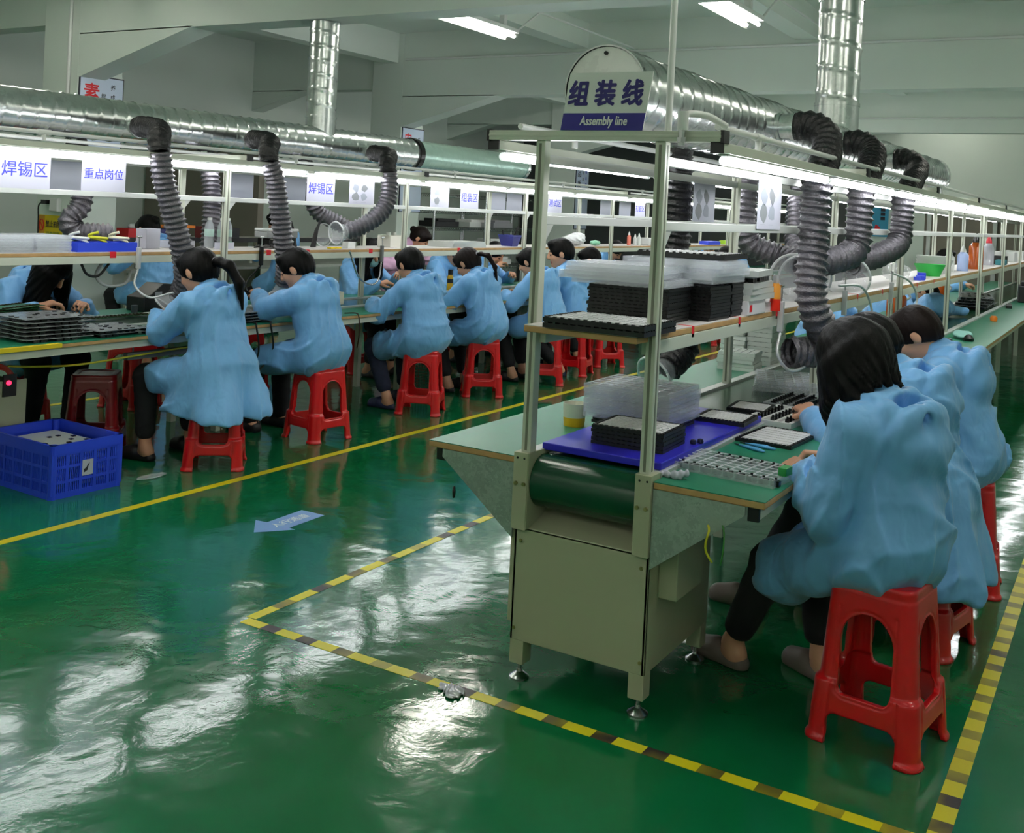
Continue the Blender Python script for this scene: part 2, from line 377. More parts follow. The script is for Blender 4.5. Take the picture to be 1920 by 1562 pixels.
for i, (x, y, z) in enumerate(((-8.1, 5.2, 3.4), (-5.5, 3.2, 3.4), (-3.0, 3.2, 3.4), (-.3, 3.4, 3.4), (1.9, 3.4, 3.4), (-.3, 8.35, 3.3), (1.9, 8.35, 3.3), (-8.1, 14.2, 3.75), (-5.5, 14.2, 3.75), (-3, 14.2, 3.75), (-.3, 14.2, 3.75), (1.9, 14.2, 3.75), (-5.5, -1.5, 3.4), (-8.1, 0.8, 3.4), (-3, -1.5, 3.4), (-.3, -1.5, 3.4), (2, -1.5, 3.4), (-3, -3.6, 3.4), (.2, -3.6, 3.4), (-8, -2.5, 3.4), (-3., 19, 3.75), (-.3, 19, 3.75))):  # unseen: some inferred from floor reflections, those behind the camera added as fill light
    ceiling_light(x, y, z, 'unseen ribbed fitting of the inferred and added ceiling lights, %s from the front left' % (ORD+['seventeenth', 'eighteenth', 'nineteenth', 'twentieth', 'twenty-first', 'twenty-second', 'twenty-third'])[i])
for x in (-5.42, -2.92):
    one('conduit', 'white conduit from the ceiling fitting %s to the beam' % ('over the far bench' if x < -5 else 'by the duct riser'), 'conduit',
        MB().tube([(x, 8.97, 3.36), (x, 9.4, 3.62), (x, 11.84, 3.62)], .012, 8), PVC, (0, 0, 0), smooth=60)

# ================================================================== DUCTS
def spiral(mb, p0, p1, r, pitch=.11, n=40, step=.0125):
    p0 = Vector(p0); p1 = Vector(p1); d = p1-p0; L = d.length; d.normalize(); u = d.orthogonal().normalized(); v = d.cross(u)
    k = int(L/step); vs = []
    for i in range(k+1):
        s = L*i/k
        for j in range(n):
            a = 2*PI*j/n; q = (s/pitch+j/n) % 1
            rr = r+(.0075*(1-abs(q-.06)/.06) if q < .12 else 0)
            vs.append(p0+d*s+(u*math.cos(a)+v*math.sin(a))*rr)
    mb.add(vs, [(i*n+j, i*n+(j+1) % n, (i+1)*n+(j+1) % n, (i+1)*n+j) for i in range(k) for j in range(n)])
    return mb
def ring(mb, c, d, r, wd, th, n=40):
    c = Vector(c); d = Vector(d).normalized(); M = Vector((0, 0, 1)).rotation_difference(d).to_matrix()
    return mb.lathe([(r, -wd/2), (r+th, -wd/2), (r+th, wd/2), (r, wd/2)], c, n, M=M)
DA = [Vector((-1.6, 3.26, 2.003)), Vector((-1.6, 9.9, 2.052))]
d = thing('ventilation_duct', 'galvanized spiral duct with round rusty end cap above the signed bench', 'duct', DA[0])
spiral(MB(), DA[0], DA[1], .15).build('main_pipe', DUCT, d, smooth=True)
capm = spangle('rusty_cap', (214, 217, 211), 14, .08, .5, .25)
nd, lk = N(capm); bb = nd['Principled BSDF']; tc = nd.new('ShaderNodeTexCoord'); ns = nd.new('ShaderNodeTexNoise'); ns.inputs['Scale'].default_value = 6
lk.new(tc.outputs['Object'], ns.inputs['Vector']); rp = nd.new('ShaderNodeValToRGB'); rp.color_ramp.elements[0].position = .62; rp.color_ramp.elements[1].position = .72
lk.new(ns.outputs['Fac'], rp.inputs['Fac']); mx = nd.new('ShaderNodeMixRGB'); src = bb.inputs['Base Color'].links[0].from_socket
lk.new(rp.outputs['Color'], mx.inputs[0]); lk.new(src, mx.inputs[1]); mx.inputs[2].default_value = (*lin((150, 128, 84)), 1); lk.new(mx.outputs[0], bb.inputs['Base Color'])
cp = MB().cyl(DA[0]+Vector((0, -.012, 0)), DA[0]+Vector((0, .004, 0)), .147, 48).build('end_cap', capm, d, smooth=40)
ring(MB(), DA[0]+Vector((0, 0, 0)), (0, 1, 0), .149, .035, .006, 48).build('end_rim', STEEL, d, smooth=40)
b = MB()
for s in ((0, .125), (-.13, .01)): b.cyl(DA[0]+Vector((s[0], -.02, s[1])), DA[0]+Vector((s[0], -.012, s[1])), .007, 10)
b.build('screw', BLACKG, cp)
ring(MB(), DA[1]-Vector((0, .03, 0)), (0, 1, 0), .148, .05, .012, 48).cyl(DA[1]-Vector((0, .02, 0)), DA[1], .14, 48).build('far_flange', DUCT, d, smooth=40)
rz_ = thing('ventilation_duct', 'vertical galvanized duct riser with spiral seams, rising right of the sign', 'duct', (-1.6, 6.42, 2.15))
spiral(MB(), (-1.6, 6.42, 2.12), (-1.6, 6.42, 3.98), .128, .16, 40, .014).build('riser_pipe', DUCT, rz_, smooth=True)
b = MB(); ring(b, (-1.6, 6.42, 2.3), (0, 0, 1), .127, .018, .008); ring(b, (-1.6, 6.42, 2.93), (0, 0, 1), .127, .018, .008); b.build('seam_band', DUCT, rz_, smooth=40)
b = MB()
for i in range(33):
    a = 2*PI*i/32; x = .131*math.cos(a); zt = math.sqrt(max(0, .152**2-x*x)); b.v += [(-1.6+x, 6.42+.131*math.sin(a), 2.03+zt), (-1.6+x, 6.42+.131*math.sin(a), 2.3)]
b.f = [(2*i, 2*i+2, 2*i+3, 2*i+1) for i in range(32)]; b.m = [0]*32; b.build('saddle', DUCT, rz_, smooth=True)
XB = -6.0
db = thing('ventilation_duct', 'long galvanized spiral duct above the far bench running out of frame left', 'duct', (XB, 2.6, 2.03))
spiral(MB(), (XB, 2.4, 2.035), (XB, 8.05, 2.05), .142).build('main_pipe', DUCT, db, smooth=True)
ring(MB(), (XB, 8.07, 2.05), (0, 1, 0), .14, .06, .018).build('clamp_ring', BLACKG, db, smooth=40)
spiral(MB(), (XB, 8.07, 2.05), (XB, 10.1, 2.05), .136, .09).build('wrapped_pipe', mat('wrapped_duct', (150, 178, 166), .3, metal=.55), db, smooth=True)
ring(MB(), (XB, 10.1, 2.05), (0, 1, 0), .135, .05, .012).cyl((XB, 10.07, 2.05), (XB, 10.09, 2.05), .134, 40).build('far_flange', DUCT, db, smooth=40)
rb = thing('ventilation_duct', 'vertical galvanized duct riser from the far bench duct up to the ceiling beam', 'duct', (XB, 6.8, 2.15))
spiral(MB(), (XB, 6.78, 2.1), (XB, 6.78, 3.075), .125, .12, 40, .014).build('riser_pipe', DUCT, rb, smooth=True)
ring(MB(), (XB, 6.78, 2.27), (0, 0, 1), .125, .015, .008).build('seam_band', DUCT, rb, smooth=40)
b = MB()
for i in range(33):
    a = 2*PI*i/32; x = .128*math.cos(a); zt = math.sqrt(max(0, .144**2-x*x)); b.v += [(XB+x, 6.78+.128*math.sin(a), 2.048+zt), (XB+x, 6.78+.128*math.sin(a), 2.27)]
b.f = [(2*i, 2*i+2, 2*i+3, 2*i+1) for i in range(32)]; b.m = [0]*32; b.build('saddle', DUCT, rb, smooth=True)

# ================================================================== BENCH LINES
PY_ = [3.06, 5.03, 7.02, 9.0, 11.0, 13.0, 15.0, 17.0, 19.0]
def bench_line(xc, y0, ys, y1, name, label, front=True):
    t = thing(name, label, 'workbench', (xc, y0, 0))
    X = lambda a: xc+a
    if front:
        c = MB()
        c.box(X(-.245), X(.245), y0, y0+.012, .135, .515)
        c.box(X(-.245), X(-.233), y0, y0+.56, .135, .515).box(X(.233), X(.245), y0, y0+.56, .135, .515)
        c.box(X(-.24), X(.24), y0+.548, y0+.56, .135, .5).box(X(-.24), X(.24), y0+.02, y0+.55, .135, .145)
        c.prism([(y0, .505), (y0, .515), (y0+.16, .565), (y0+.16, .555)], X(-.2), X(.2), 0)
        c.box(X(-.262), X(-.245), y0+.005, y0+.4, .19, .5)
        c.build('cabinet', CABP, t, bev=.003)
        b = MB()
        for s in (-1, 1):
            for zz, xx in ((.47, .22), (.175, .23)): b.cyl((X(s*xx), y0-.004, zz), (X(s*xx), y0, zz), .006, 10)
            for xx in (.205, .235): b.cyl((X(s*xx), y0-.03, .665), (X(s*xx), y0-.024, .665), .0065, 10)
        b.build('bolt', mat('brass_bolt', (170, 160, 110), .35, metal=.9), t, smooth=60)
        for s in (-1, 1):
            for yy in (y0+.03, y0+.53):
                MB().box(X(s*.218)-.026, X(s*.218)+.026, yy-.028, yy+.028, .055, .136).build('leg', CABP, t, bev=.002)
                MB().cyl((X(s*.218), yy, .012), (X(s*.218), yy, .06), .008, 10).lathe([(.034, 0), (.034, .006), (.022, .014), (.01, .022), (.009, .03)], (X(s*.218), yy, 0), 20, close=True).build('levelling_foot', STEEL, t, smooth=45)
        for s in (-1, 1):
            b = MB().box(X(s*.221)-.027, X(s*.221)+.027, y0-.024, y0+.05, .512, .768)
            b.box(X(s*.196)-.004, X(s*.196)+.004, y0-.02, y0+.12, .515, .768)
            for dx in (-.012, .014): b.cyl((X(s*.221)+dx, y0-.026, .75), (X(s*.221)+dx, y0-.024, .75), .004, 8, 1)
            b.build('side_channel', [CABP, BLACK], t, bev=.002)
        MB().box(X(.245), X(.31), y0+.08, y0+.3, .36, .60).build('switch_box', CABP, t, bev=.004)
        MB().cyl((X(-.19), y0+.075, .665), (X(.19), y0+.075, .665), .088, 40).build('roller', BELT, t, smooth=40)
    MB().box(X(-.19), X(.19), y0+.075, y1, .738, .752).build('belt', BELT, t)
    for s in (-1, 1):
        MB().box(X(s*.225)-.022, X(s*.225)+.022, y0+.06, y1, .70, .764).build('side_rail', ALU, t, bev=.002)
        a0, a1 = sorted((X(s*.25), X(s*.605)))
        q = MB().prism([(p[0]+(a0+a1)/2, p[1]) for p in [(-.1775, y0-.01), (.1775, y0-.01), (.1775, y1), (-.1775, y1)]], .727, .7485, 2)
        tp = MB().box(a0, a1, y0-.01, y1, .748, .7505).build('table_top', LAMI, t)
        q.build('board_edge', WOOD, tp, bev=.004)
        MB().box(X(s*.565)-.016, X(s*.565)+.016, y0+.02, y1, .685, .7265).build('table_rail', PAINT, t, bev=.002)
        MB().box(X(s*.565)-.017, X(s*.565)+.017, y0+.008, y0+.024, .682, .7265).build('rail_plug', BLACK, t)
    for yy in ys:
        for s in (-1, 1):
            pl = [(X(s*.25), .727), (X(s*.545), .727), (X(s*.545), .70), (X(s*.25), .475)]
            MB().prism(pl, yy-.025, yy-.019, 1).build('bracket', GALV, t)
            if yy > y0+.2: MB().box(X(s*.215)-.022, X(s*.215)+.022, yy-.022, yy+.022, 0, .70).build('leg', PAINT, t)
            zb = .764
            pt = MB().box(X(s*.215)-.0175, X(s*.215)+.0175, yy-.02, yy+.02, zb, 1.81).build('post', PAINT, t, bev=.003)
            MB().box(X(s*.215)-.0045, X(s*.215)+.0045, yy-.0212, yy-.0195, zb+.01, 1.80).box(X(s*.215)+s*.0172, X(s*.215)+s*.0185, yy-.0045, yy+.0045, zb+.01, 1.80).build('slot', mat('slot_grey', (120, 122, 108), .5), pt)
            pl = [(yy+.02, 1.53), (yy+.075, 1.53), (yy+.02, 1.47)]
            MB().prism(pl, X(s*.215)-.012, X(s*.215)+.012, 0).build('corner_bracket', ALU, t)
        MB().box(X(-.415), X(.415), yy-.03, yy+.022, 1.81, 1.842).box(X(-.415), X(.415), yy-.031, yy-.029, 1.822, 1.83).build('cross_bar', PAINT, t, bev=.002)
        for s in (-1, 1): MB().box(X(s*.418)-.006, X(s*.418)+.006, yy-.03, yy+.022, 1.806, 1.846).build('bar_cap', BLACK, t, bev=.001)
    # shelf
    sb = MB().box(X(-.195), X(.205), y0-.09, y1, 1.2005, 1.203).build('shelf_board', WHITE, t)
    MB().box(X(-.196), X(.206), y0-.092, y1, 1.18, 1.2005).build('board_edge', WOOD, sb, bev=.003)
    for s in (-1, 1):
        MB().box(X(s*.19)-.0165, X(s*.19)+.0165, y0+.02, y1, 1.135, 1.179).build('shelf_rail', PAINT, t, bev=.002)
        MB().box(X(s*.215)-.014, X(s*.215)+.014, y0+.02, y1, 1.53, 1.56).build('middle_rail', ALU, t, bev=.002)
        MB().box(X(s*.215)-.012, X(s*.215)+.012, y0+.02, y1, 1.735, 1.765).build('upper_rail', ALU, t, bev=.002)
        MB().box(X(s*.40)-.02, X(s*.40)+.02, y0, y1, 1.778, 1.81).build('lamp_rail', PAINT, t, bev=.002)
        MB().box(X(s*.40)-.021, X(s*.40)+.021, y0-.006, y0, 1.776, 1.812).build('rail_plug', BLACK, t)
        b = MB().tube([(X(s*.36), y0+.1, 1.866), (X(s*.36), y1, 1.866)], .011, 8)
        for yy in ys: b.cyl((X(s*.36), yy+.5, 1.82), (X(s*.36), yy+.5, 1.866), .012, 8).cyl((X(s*.36), yy+.46, 1.866), (X(s*.36), yy+.54, 1.866), .015, 8)
        b.build('conduit', PVC, t, smooth=60)
    return t
def tubes(xc, side, y0, n, label):
    for i in range(n):
        y = y0+1.35*i; x = xc+side*.40
        t = thing('tube_lamp', label % ORD[i], 'tube light', (x, y, 1.757), 0, 'tube lamps under the bench rails')
        if i == 0 and tubes.proto is None or tubes.proto is None:
            MB().box(x-.014, x+.014, y-.03, y+1.23, 1.7715, 1.7775).build('holder', ALU, t)
            MB().cyl((x, y, 1.757), (x, y+1.2, 1.757), .0135, 12).build('tube', GLOW, t, smooth=60)
            for e in (-.028, 1.2): MB().cyl((x, y+e, 1.757), (x, y+e+.028, 1.757), .0155, 12).build('end_socket', NATURAL, t, smooth=60)
            tubes.proto = t
        else:
            for ch in list(tubes.proto.children):
                c = ch.copy(); COL.objects.link(c); c.parent = t
tubes.proto = None
XA, XBB, XC_ = -1.51, -5.46, -9.42
LA = bench_line(XA, 3.045, PY_, 19.6, 'assembly_bench', 'long cream-framed green-topped assembly bench under the Assembly line sign')
LB = bench_line(XBB, 3.045, PY_, 19.6, 'assembly_bench', 'long cream-framed assembly bench on the left behind the row of seated workers')
tubes(XA, 1, 3.13, 11, '%s lit tube lamp from the near end, right rail of the signed bench')
tubes(XA, -1, 3.13, 11, '%s tube lamp from the near end, left rail of the signed bench')
tubes(XBB, 1, 3.02, 11, '%s lit tube lamp from the left, near rail of the far bench')
tubes(XBB, -1, 3.05, 11, '%s lit tube lamp from the left, rear rail of the far bench')
# ================================================================== SMOOTH SURFACES (distance fields meshed with surface nets)
def surface_nets(G, lo, h):
    ins = G < 0
    nx, ny, nz = G.shape
    cnt = np.zeros((nx-1, ny-1, nz-1), np.int8)
    for i in (0, 1):
        for j in (0, 1):
            for k in (0, 1): cnt += ins[i:nx-1+i, j:ny-1+j, k:nz-1+k]
    act = (cnt > 0) & (cnt < 8); I, J, K = np.nonzero(act)
    ids = -np.ones(act.shape, np.int64); ids[I, J, K] = np.arange(len(I))
    C = [(i, j, k) for i in (0, 1) for j in (0, 1) for k in (0, 1)]
    V = [G[I+c[0], J+c[1], K+c[2]] for c in C]; S = np.zeros((len(I), 3)); Wt = np.zeros(len(I))
    for a in range(8):
        for b in range(a+1, 8):
            df = [C[b][q]-C[a][q] for q in range(3)]
            if sum(abs(x) for x in df) != 1: continue
            m = (V[a] < 0) != (V[b] < 0); den = V[a]-V[b]; t = np.where(m, V[a]/np.where(den == 0, 1, den), 0)
            for q in range(3): S[:, q] += np.where(m, C[a][q]+t*df[q], 0)
            Wt += m
    P = S/Wt[:, None]+np.stack([I, J, K], 1); P = P*h+np.array(lo)
    quads = []
    for ax in range(3):
        sl0 = [slice(1, -1)]*3; sl1 = [slice(1, -1)]*3; sl0[ax] = slice(0, -1); sl1[ax] = slice(1, None)
        A = ins[tuple(sl0)]; B = ins[tuple(sl1)]; ch = A != B
        e = np.stack(np.nonzero(ch), 1)
        if not len(e): continue
        fl = A[ch]; base = e.copy()
        for q in range(3):
            if q != ax: base[:, q] += 1
        o1, o2 = [q for q in range(3) if q != ax]
        def cid(d1, d2):
            c = base.copy(); c[:, o1] -= d1; c[:, o2] -= d2; return ids[c[:, 0], c[:, 1], c[:, 2]]
        q4 = np.stack([cid(1, 1), cid(0, 1), cid(0, 0), cid(1, 0)], 1)
        rev = fl if ax != 1 else ~fl
        q4[~rev] = q4[~rev][:, ::-1]
        quads.append(q4)
    Q = np.concatenate(quads); Q = Q[(Q >= 0).all(1)]
    return P, Q
class SDF:
    def __init__(s): s.p = []
    def cap(s, a, b, ra, rb=None, k=.03, sub=0):
        a = np.array(a, float); b = np.array(b, float); rb = ra if rb is None else rb; ba = b-a; L2 = max(ba@ba, 1e-9); R = max(ra, rb)
        def f(X, Y, Z):
            x, y, z = X-a[0], Y-a[1], Z-a[2]; t = np.clip((x*ba[0]+y*ba[1]+z*ba[2])/L2, 0, 1)
            return np.sqrt((x-t*ba[0])**2+(y-t*ba[1])**2+(z-t*ba[2])**2)-(ra+(rb-ra)*t)
        s.p.append((f, np.minimum(a, b)-R, np.maximum(a, b)+R, sub, k)); return s
    def chain(s, pts, rs, k=.03):
        for i in range(len(pts)-1): s.cap(pts[i], pts[i+1], rs[i], rs[i+1], k)
        return s
    def ell(s, c, r, k=.03, M=None, sub=0):
        c = np.array(c, float); r = np.array(r, float); M = np.eye(3) if M is None else np.array(M, float)  # columns: axes
        e = np.abs(M) @ r
        def f(X, Y, Z):
            x, y, z = X-c[0], Y-c[1], Z-c[2]
            q = [x*M[0, i]+y*M[1, i]+z*M[2, i] for i in range(3)]
            k0 = np.sqrt(sum((q[i]/r[i])**2 for i in range(3))); k1 = np.sqrt(sum((q[i]/r[i]**2)**2 for i in range(3)))
            return k0*(k0-1)/np.maximum(k1, 1e-6)
        s.p.append((f, c-e, c+e, sub, k)); return s
    def half(s, c, n, k=.01):       # remove everything on the side of n
        c = np.array(c, float); n = np.array(n, float); n = n/np.linalg.norm(n)
        s.p.append((lambda X, Y, Z: -((X-c[0])*n[0]+(Y-c[1])*n[1]+(Z-c[2])*n[2]), None, None, 1, k)); return s
    def mesh(s, h, disp=None):
        P0 = [p for p in s.p if not p[3]]
        lo = np.min([p[1] for p in P0], 0)-4*h; hi = np.max([p[2] for p in P0], 0)+4*h
        n = np.ceil((hi-lo)/h).astype(int)+1
        ax = [(lo[i]+h*np.arange(n[i])).astype(np.float32) for i in range(3)]
        G = np.full(n, .5, np.float32)
        for f, a, b, sub, k in s.p:
            if a is None: sl = (slice(None),)*3
            else:
                i0 = np.clip(np.floor((a-.05-lo)/h).astype(int), 0, n); i1 = np.clip(np.ceil((b+.05-lo)/h).astype(int)+1, 0, n)
                if (i1 <= i0).any(): continue
                sl = tuple(slice(i0[q], i1[q]) for q in range(3))
            d = f(ax[0][sl[0]][:, None, None], ax[1][sl[1]][None, :, None], ax[2][sl[2]][None, None, :]).astype(np.float32)
            g = G[sl]
            if sub: d = -d; hh = np.clip(.5-.5*(g-d)/k, 0, 1); G[sl] = g*(1-hh)+d*hh+k*hh*(1-hh)
            else: hh = np.clip(.5+.5*(g-d)/k, 0, 1); G[sl] = g*(1-hh)+d*hh-k*hh*(1-hh)
        if disp is not None:
            I = np.nonzero(np.abs(G) < .035)
            G[I] += disp(ax[0][I[0]], ax[1][I[1]], ax[2][I[2]])
        return surface_nets(G, lo, h)
def np_mesh(name, P, Q, mats, parent, mi=None):
    me = bpy.data.meshes.new(name)
    me.from_pydata(P.tolist(), [], Q.tolist())
    for m in (mats if isinstance(mats, (list, tuple)) else [mats]): me.materials.append(m)
    if mi is not None: me.polygons.foreach_set('material_index', mi)
    me.polygons.foreach_set('use_smooth', [True]*len(me.polygons)); me.update()
    o = bpy.data.objects.new(name, me); COL.objects.link(o); o.parent = parent; return o

# ------------------------------------------------------------------ the moulded stool
def stool_proto():
    h = .0042; ax = [np.arange(-.196, .196, h), np.arange(-.196, .196, h), np.arange(-.012, .475, h)]
    X, Y, Z = np.meshgrid(*ax, indexing='ij'); ss = lambda a, b, x: np.clip((x-a)/(b-a), 0, 1)**2*(3-2*np.clip((x-a)/(b-a), 0, 1))
    hw = .158-(Z/.40)*.028+.010*(1-ss(.165, .18, Z))+.006*(1-ss(.008, .022, Z))
    rc = .045
    def sq(hw): qx, qy = np.abs(X)-hw+rc, np.abs(Y)-hw+rc; return np.hypot(np.maximum(qx, 0), np.maximum(qy, 0))+np.minimum(np.maximum(qx, qy), 0)-rc
    d = sq(hw); t = .0105
    shell = np.maximum(np.maximum(np.abs(d+t)-t, Z-.43), -Z)
    u = np.where(np.abs(X) > np.abs(Y), np.abs(Y), np.abs(X)); s = hw/.158
    arch = np.minimum(np.maximum(u-.078, np.maximum(Z-.30, .165-Z)), np.hypot(u, Z-.295)-.078)
    arch = np.minimum(arch, np.hypot(np.maximum(u-.055, 0), np.maximum(np.abs(Z-.180)-.012, 0))-.023)
    low = np.hypot(np.maximum(u-.075, 0), np.maximum(Z-.058, 0))-.028
    shell = np.maximum(shell, -arch); shell = np.maximum(shell, -low)
    groove = np.maximum(np.abs(arch-.008)-.0035, np.abs(d)-.003); shell = np.maximum(shell, -groove); gr2 = np.maximum(np.maximum(np.abs(u-.101*s)-.003, np.abs(d)-.0028), Z-.385); shell = np.maximum(shell, -gr2)
    top = np.maximum(sq(np.where(Z < .437, .126, .126-.5*np.maximum(Z-.455, 0)))-0, np.abs(Z-.44)-.022)
    tray = np.maximum(sq(np.full_like(Z, .09)), .4585-Z); top = np.maximum(top, -tray)
    G = np.minimum(shell, top).astype(np.float32)
    P, Q = surface_nets(G, [a[0] for a in ax], h)
    c = P[Q].mean(1); uu = np.where(np.abs(c[:, 0]) > np.abs(c[:, 1]), np.abs(c[:, 1]), np.abs(c[:, 0]))
    reg = np.where(c[:, 2] > .392, 0, np.where((uu < .092) & (c[:, 2] > .07) & (c[:, 2] < .18), 5+np.where(np.abs(c[:, 0]) > np.abs(c[:, 1]), (c[:, 0] > 0), 2+(c[:, 1] > 0)), 1+(c[:, 0] > 0)+2*(c[:, 1] > 0)))
    out = []
    for r in range(9):
        q = Q[reg == r]; idx, inv = np.unique(q, return_inverse=True)
        out.append((('seat', 'leg', 'leg', 'leg', 'leg', 'stretcher', 'stretcher', 'stretcher', 'stretcher')[r], P[idx], inv.reshape(-1, 4)))
    return out
_ST = []
STOOLS = {}
def stool(x, y, rz, label, m=RED, group='moulded plastic stools', z=0, sz=1.045, name='plastic_stool'):
    t = thing(name, label, 'stool', (x, y, z), rz, group); t.scale = (1.02, 1.02, sz)
    if not _ST: _ST.extend(stool_proto())
    if m.name not in STOOLS:
        STOOLS[m.name] = [np_mesh(n, P, Q, m, t) for n, P, Q in _ST]
    else:
        for o in STOOLS[m.name]:
            c = o.copy(); COL.objects.link(c); c.parent = t
    return t

# ------------------------------------------------------------------ people
def sab(x): return np.sqrt(x*x+.035)-.1
def nrm(v): v = np.array(v, float); return v/np.linalg.norm(v)
def rotm(axis, a):
    return np.array(Matrix.Rotation(a, 3, Vector(axis)))
def hand(S, W, d, n, side, c=(.5, .7, .4), k=.008):
    d = nrm(d); n = np.array(n, float); n = nrm(n-d*(n@d)); l = np.cross(d, n)*side
    for i, (lo_, kn, sc_) in enumerate(((.029, .084, 1.), (.0095, .088, 1.08), (-.0095, .085, 1.), (-.027, .077, .8))):
        K = W+d*kn+l*lo_
        S.cap(W+d*.008+l*lo_*.55, K, .0135, .0115, .014)
        p = K; a = c[0]+.1*i
        for j, L in enumerate((.040, .025, .020)):
            q = p+(d*math.cos(a)+n*math.sin(a)+l*(.06-.04*i))*L*sc_
            S.cap(p, q, .0098-.0008*j, .009-.0008*j, .004); p = q; a += c[min(j+1, 2)]
    b = W+d*.02+l*.024+n*.006
    e = b+nrm(d*.75+l*.55+n*.35)*.044; f_ = e+nrm(d*.9+l*.05+n*.35)*.030
    S.cap(W+d*.01+l*.012, b, .014, .0145, .012); S.cap(b, e, .0135, .011, .006); S.cap(e, f_, .0105, .0085, .004)
def ik(S, W, a, b, pole):
    d = W-S; L = np.linalg.norm(d)
    if L > (a+b)*.985: W = S+d/L*(a+b)*.985; d = W-S; L = np.linalg.norm(d)
    u = d/L; x = (a*a-b*b+L*L)/(2*L); p = np.array(pole, float); p = nrm(p-u*(p@u))
    return S+u*x+p*math.sqrt(max(a*a-x*x, 0)), W
def person(label, loc, rz, lean=.33, pitch=.5, hyaw=0., hl=(-.12, .42, .80), hr=(.12, .42, .80), hair='short', hm=HAIRK, hem=None, hemw=.24,
           cut=.62, tr=DTROU, feet=((-.13, .38), (.13, .34)), shoe=SHOEK, h=.012, coat=SMOCK, seat=.46, twist=0., bare=True, sleeve=.9, hood=True, curl=(.5, .7, .4),
           fold=1.3, wide=1., group=None, hdl=None, hdr=None, roll=0., seed=0, legs=True, feet_z=.0, bent_neck=0., scale=1., hlen=.16, cat='person', hs=1.1, hwide=1., fringe=False, pw=1., elb=(.75, -.35, -.8), slr=1., droop=0., neck=.048, hemf=.55, mask=None):
    t = thing('person', label, cat, loc, rz, group); t.scale = (scale,)*3
    H = np.array([0, -.01, seat+.105]); ax_ = np.array([0, math.sin(lean), math.cos(lean)]); bk = np.array([0, math.cos(lean), -math.sin(lean)])
    sp = lambda q: H+ax_*q
    tw = rotm((0, 0, 1), twist); rx = tw @ np.array([1., 0, 0])
    NB = sp(.455)+np.array([0, .015, 0])
    la = lean+.25+bent_neck; NT = NB+np.array([0, math.sin(la), math.cos(la)])*neck
    Rh = rotm((0, 0, 1), hyaw) @ rotm((1, 0, 0), -pitch) @ rotm((0, 1, 0), roll); r_, f_, u_ = Rh[:, 0], Rh[:, 1], Rh[:, 2]
    HS = hs; HC = NT+(u_*.085+f_*.028)*HS
    hp = lambda r, f, u: HC+(r_*r+f_*f+u_*u)*HS; hv = lambda *v: tuple(x*HS for x in v)
    SH = [sp(.385)+rx*(s*.158*wide)-bk*.0 for s in (-1, 1)]
    arms = []
    for s, W in ((0, hl), (1, hr)):
        W = np.array(W, float); sg = (-1, 1)[s]
        E, W = ik(SH[s], W, .275, .235, np.array([sg*elb[0], elb[1], elb[2]])); arms.append((SH[s], E, W))
    knees = []; ank = []
    for i, (fx, fy) in enumerate(feet):
        sg = (-1, 1)[i]; A = np.array([fx, fy, .085+feet_z]); hipj = H+np.array([sg*.09, .02, -.03]); K, _ = ik(hipj, A, .42, .405, np.array([sg*.12, .9, .8])); knees.append((hipj, K)); ank.append(A)
    # ---- body
    S = SDF()
    S.ell(HC, hv(.073, .090, .094), .02, Rh).ell(hp(0, .030, -.055), hv(.056, .058, .066), .03, Rh).cap(hp(0, .055, -.10), hp(0, .066, -.098), .024*HS, .02*HS, .03)
    for s in (-1, 1):
        S.ell(hp(s*.034, .062, -.038), hv(.024, .02, .022), .02, Rh)
        S.ell(hp(s*.030, .096, -.006), hv(.016, .012, .010), .012, Rh, 1)
        S.ell(hp(s*.030, .078, -.008), hv(.013, .012, .0105), .006, Rh)
        S.ell(hp(s*.077, -.004, -.018), hv(.010, .021, .032), .008, Rh)
    S.cap(hp(0, .088, .008), hp(0, .108, -.030), .009*HS, .012*HS, .014).ell(hp(0, .097, -.036), hv(.016, .012, .009), .01, Rh)
    S.ell(hp(0, .080, -.064), hv(.023, .013, .007), .006, Rh).ell(hp(0, .077, -.074), hv(.019, .013, .006), .006, Rh)
    S.cap(NB-ax_*.05, HC-u_*.06-f_*.015, .056, .05, .03)
    S.cap(sp(.02), sp(.31)+bk*.02, .10, .075, .05).cap(SH[0]+bk*.02, SH[1]+bk*.02, .04, .04, .05)
    for a, E, W in arms: S.cap(a, E, .04, .036, .03).cap(E, E+(W-E)*.75, .036, .028, .02)
    if legs:
        for (hj, K), A in zip(knees, ank):
            S.cap(hj, K, .075, .055, .05).cap(K, A, .052, .034, .03)
            tf = nrm(np.array([.12*np.sign(A[0]), 1, 0])); S.cap(A-np.array([0, .03, .045]), A+tf*.13-np.array([0, 0, .06]), .032, .020, .03).cap(A, A-np.array([0, .02, .03]), .036, .036, .02)
    P, Q = S.mesh(min(h, .009) if h < .014 else h*.8)
    for i, (a, E, W) in enumerate(arms):
        Sg = SDF(); sg = (-1, 1)[i]; dd = (hdl, hdr)[i]
        d0 = nrm(W-E); d0 = nrm(d0+np.array([-sg*.35, .1, -.15])) if dd is None else nrm(dd)
        Sg.cap(E+(W-E)*.55, W, .031, .024, .02); hand(Sg, W, d0, np.array([-sg*.55, .1, -.83]), -sg if False else sg*-1, curl)
        P2, Q2 = Sg.mesh(.0042 if h < .011 else .006 if h < .014 else .009); Q = np.concatenate([Q, Q2+len(P)]); P = np.concatenate([P, P2])
    c = (P[Q].mean(1)-HC) @ Rh/HS; mi = np.zeros(len(Q), int)
    fr = c[:, 1] > .055
    mi[fr & (np.abs(c[:, 2]+.069) < .012) & (np.abs(c[:, 0]) < .024) & (c[:, 1] > .074)] = 1
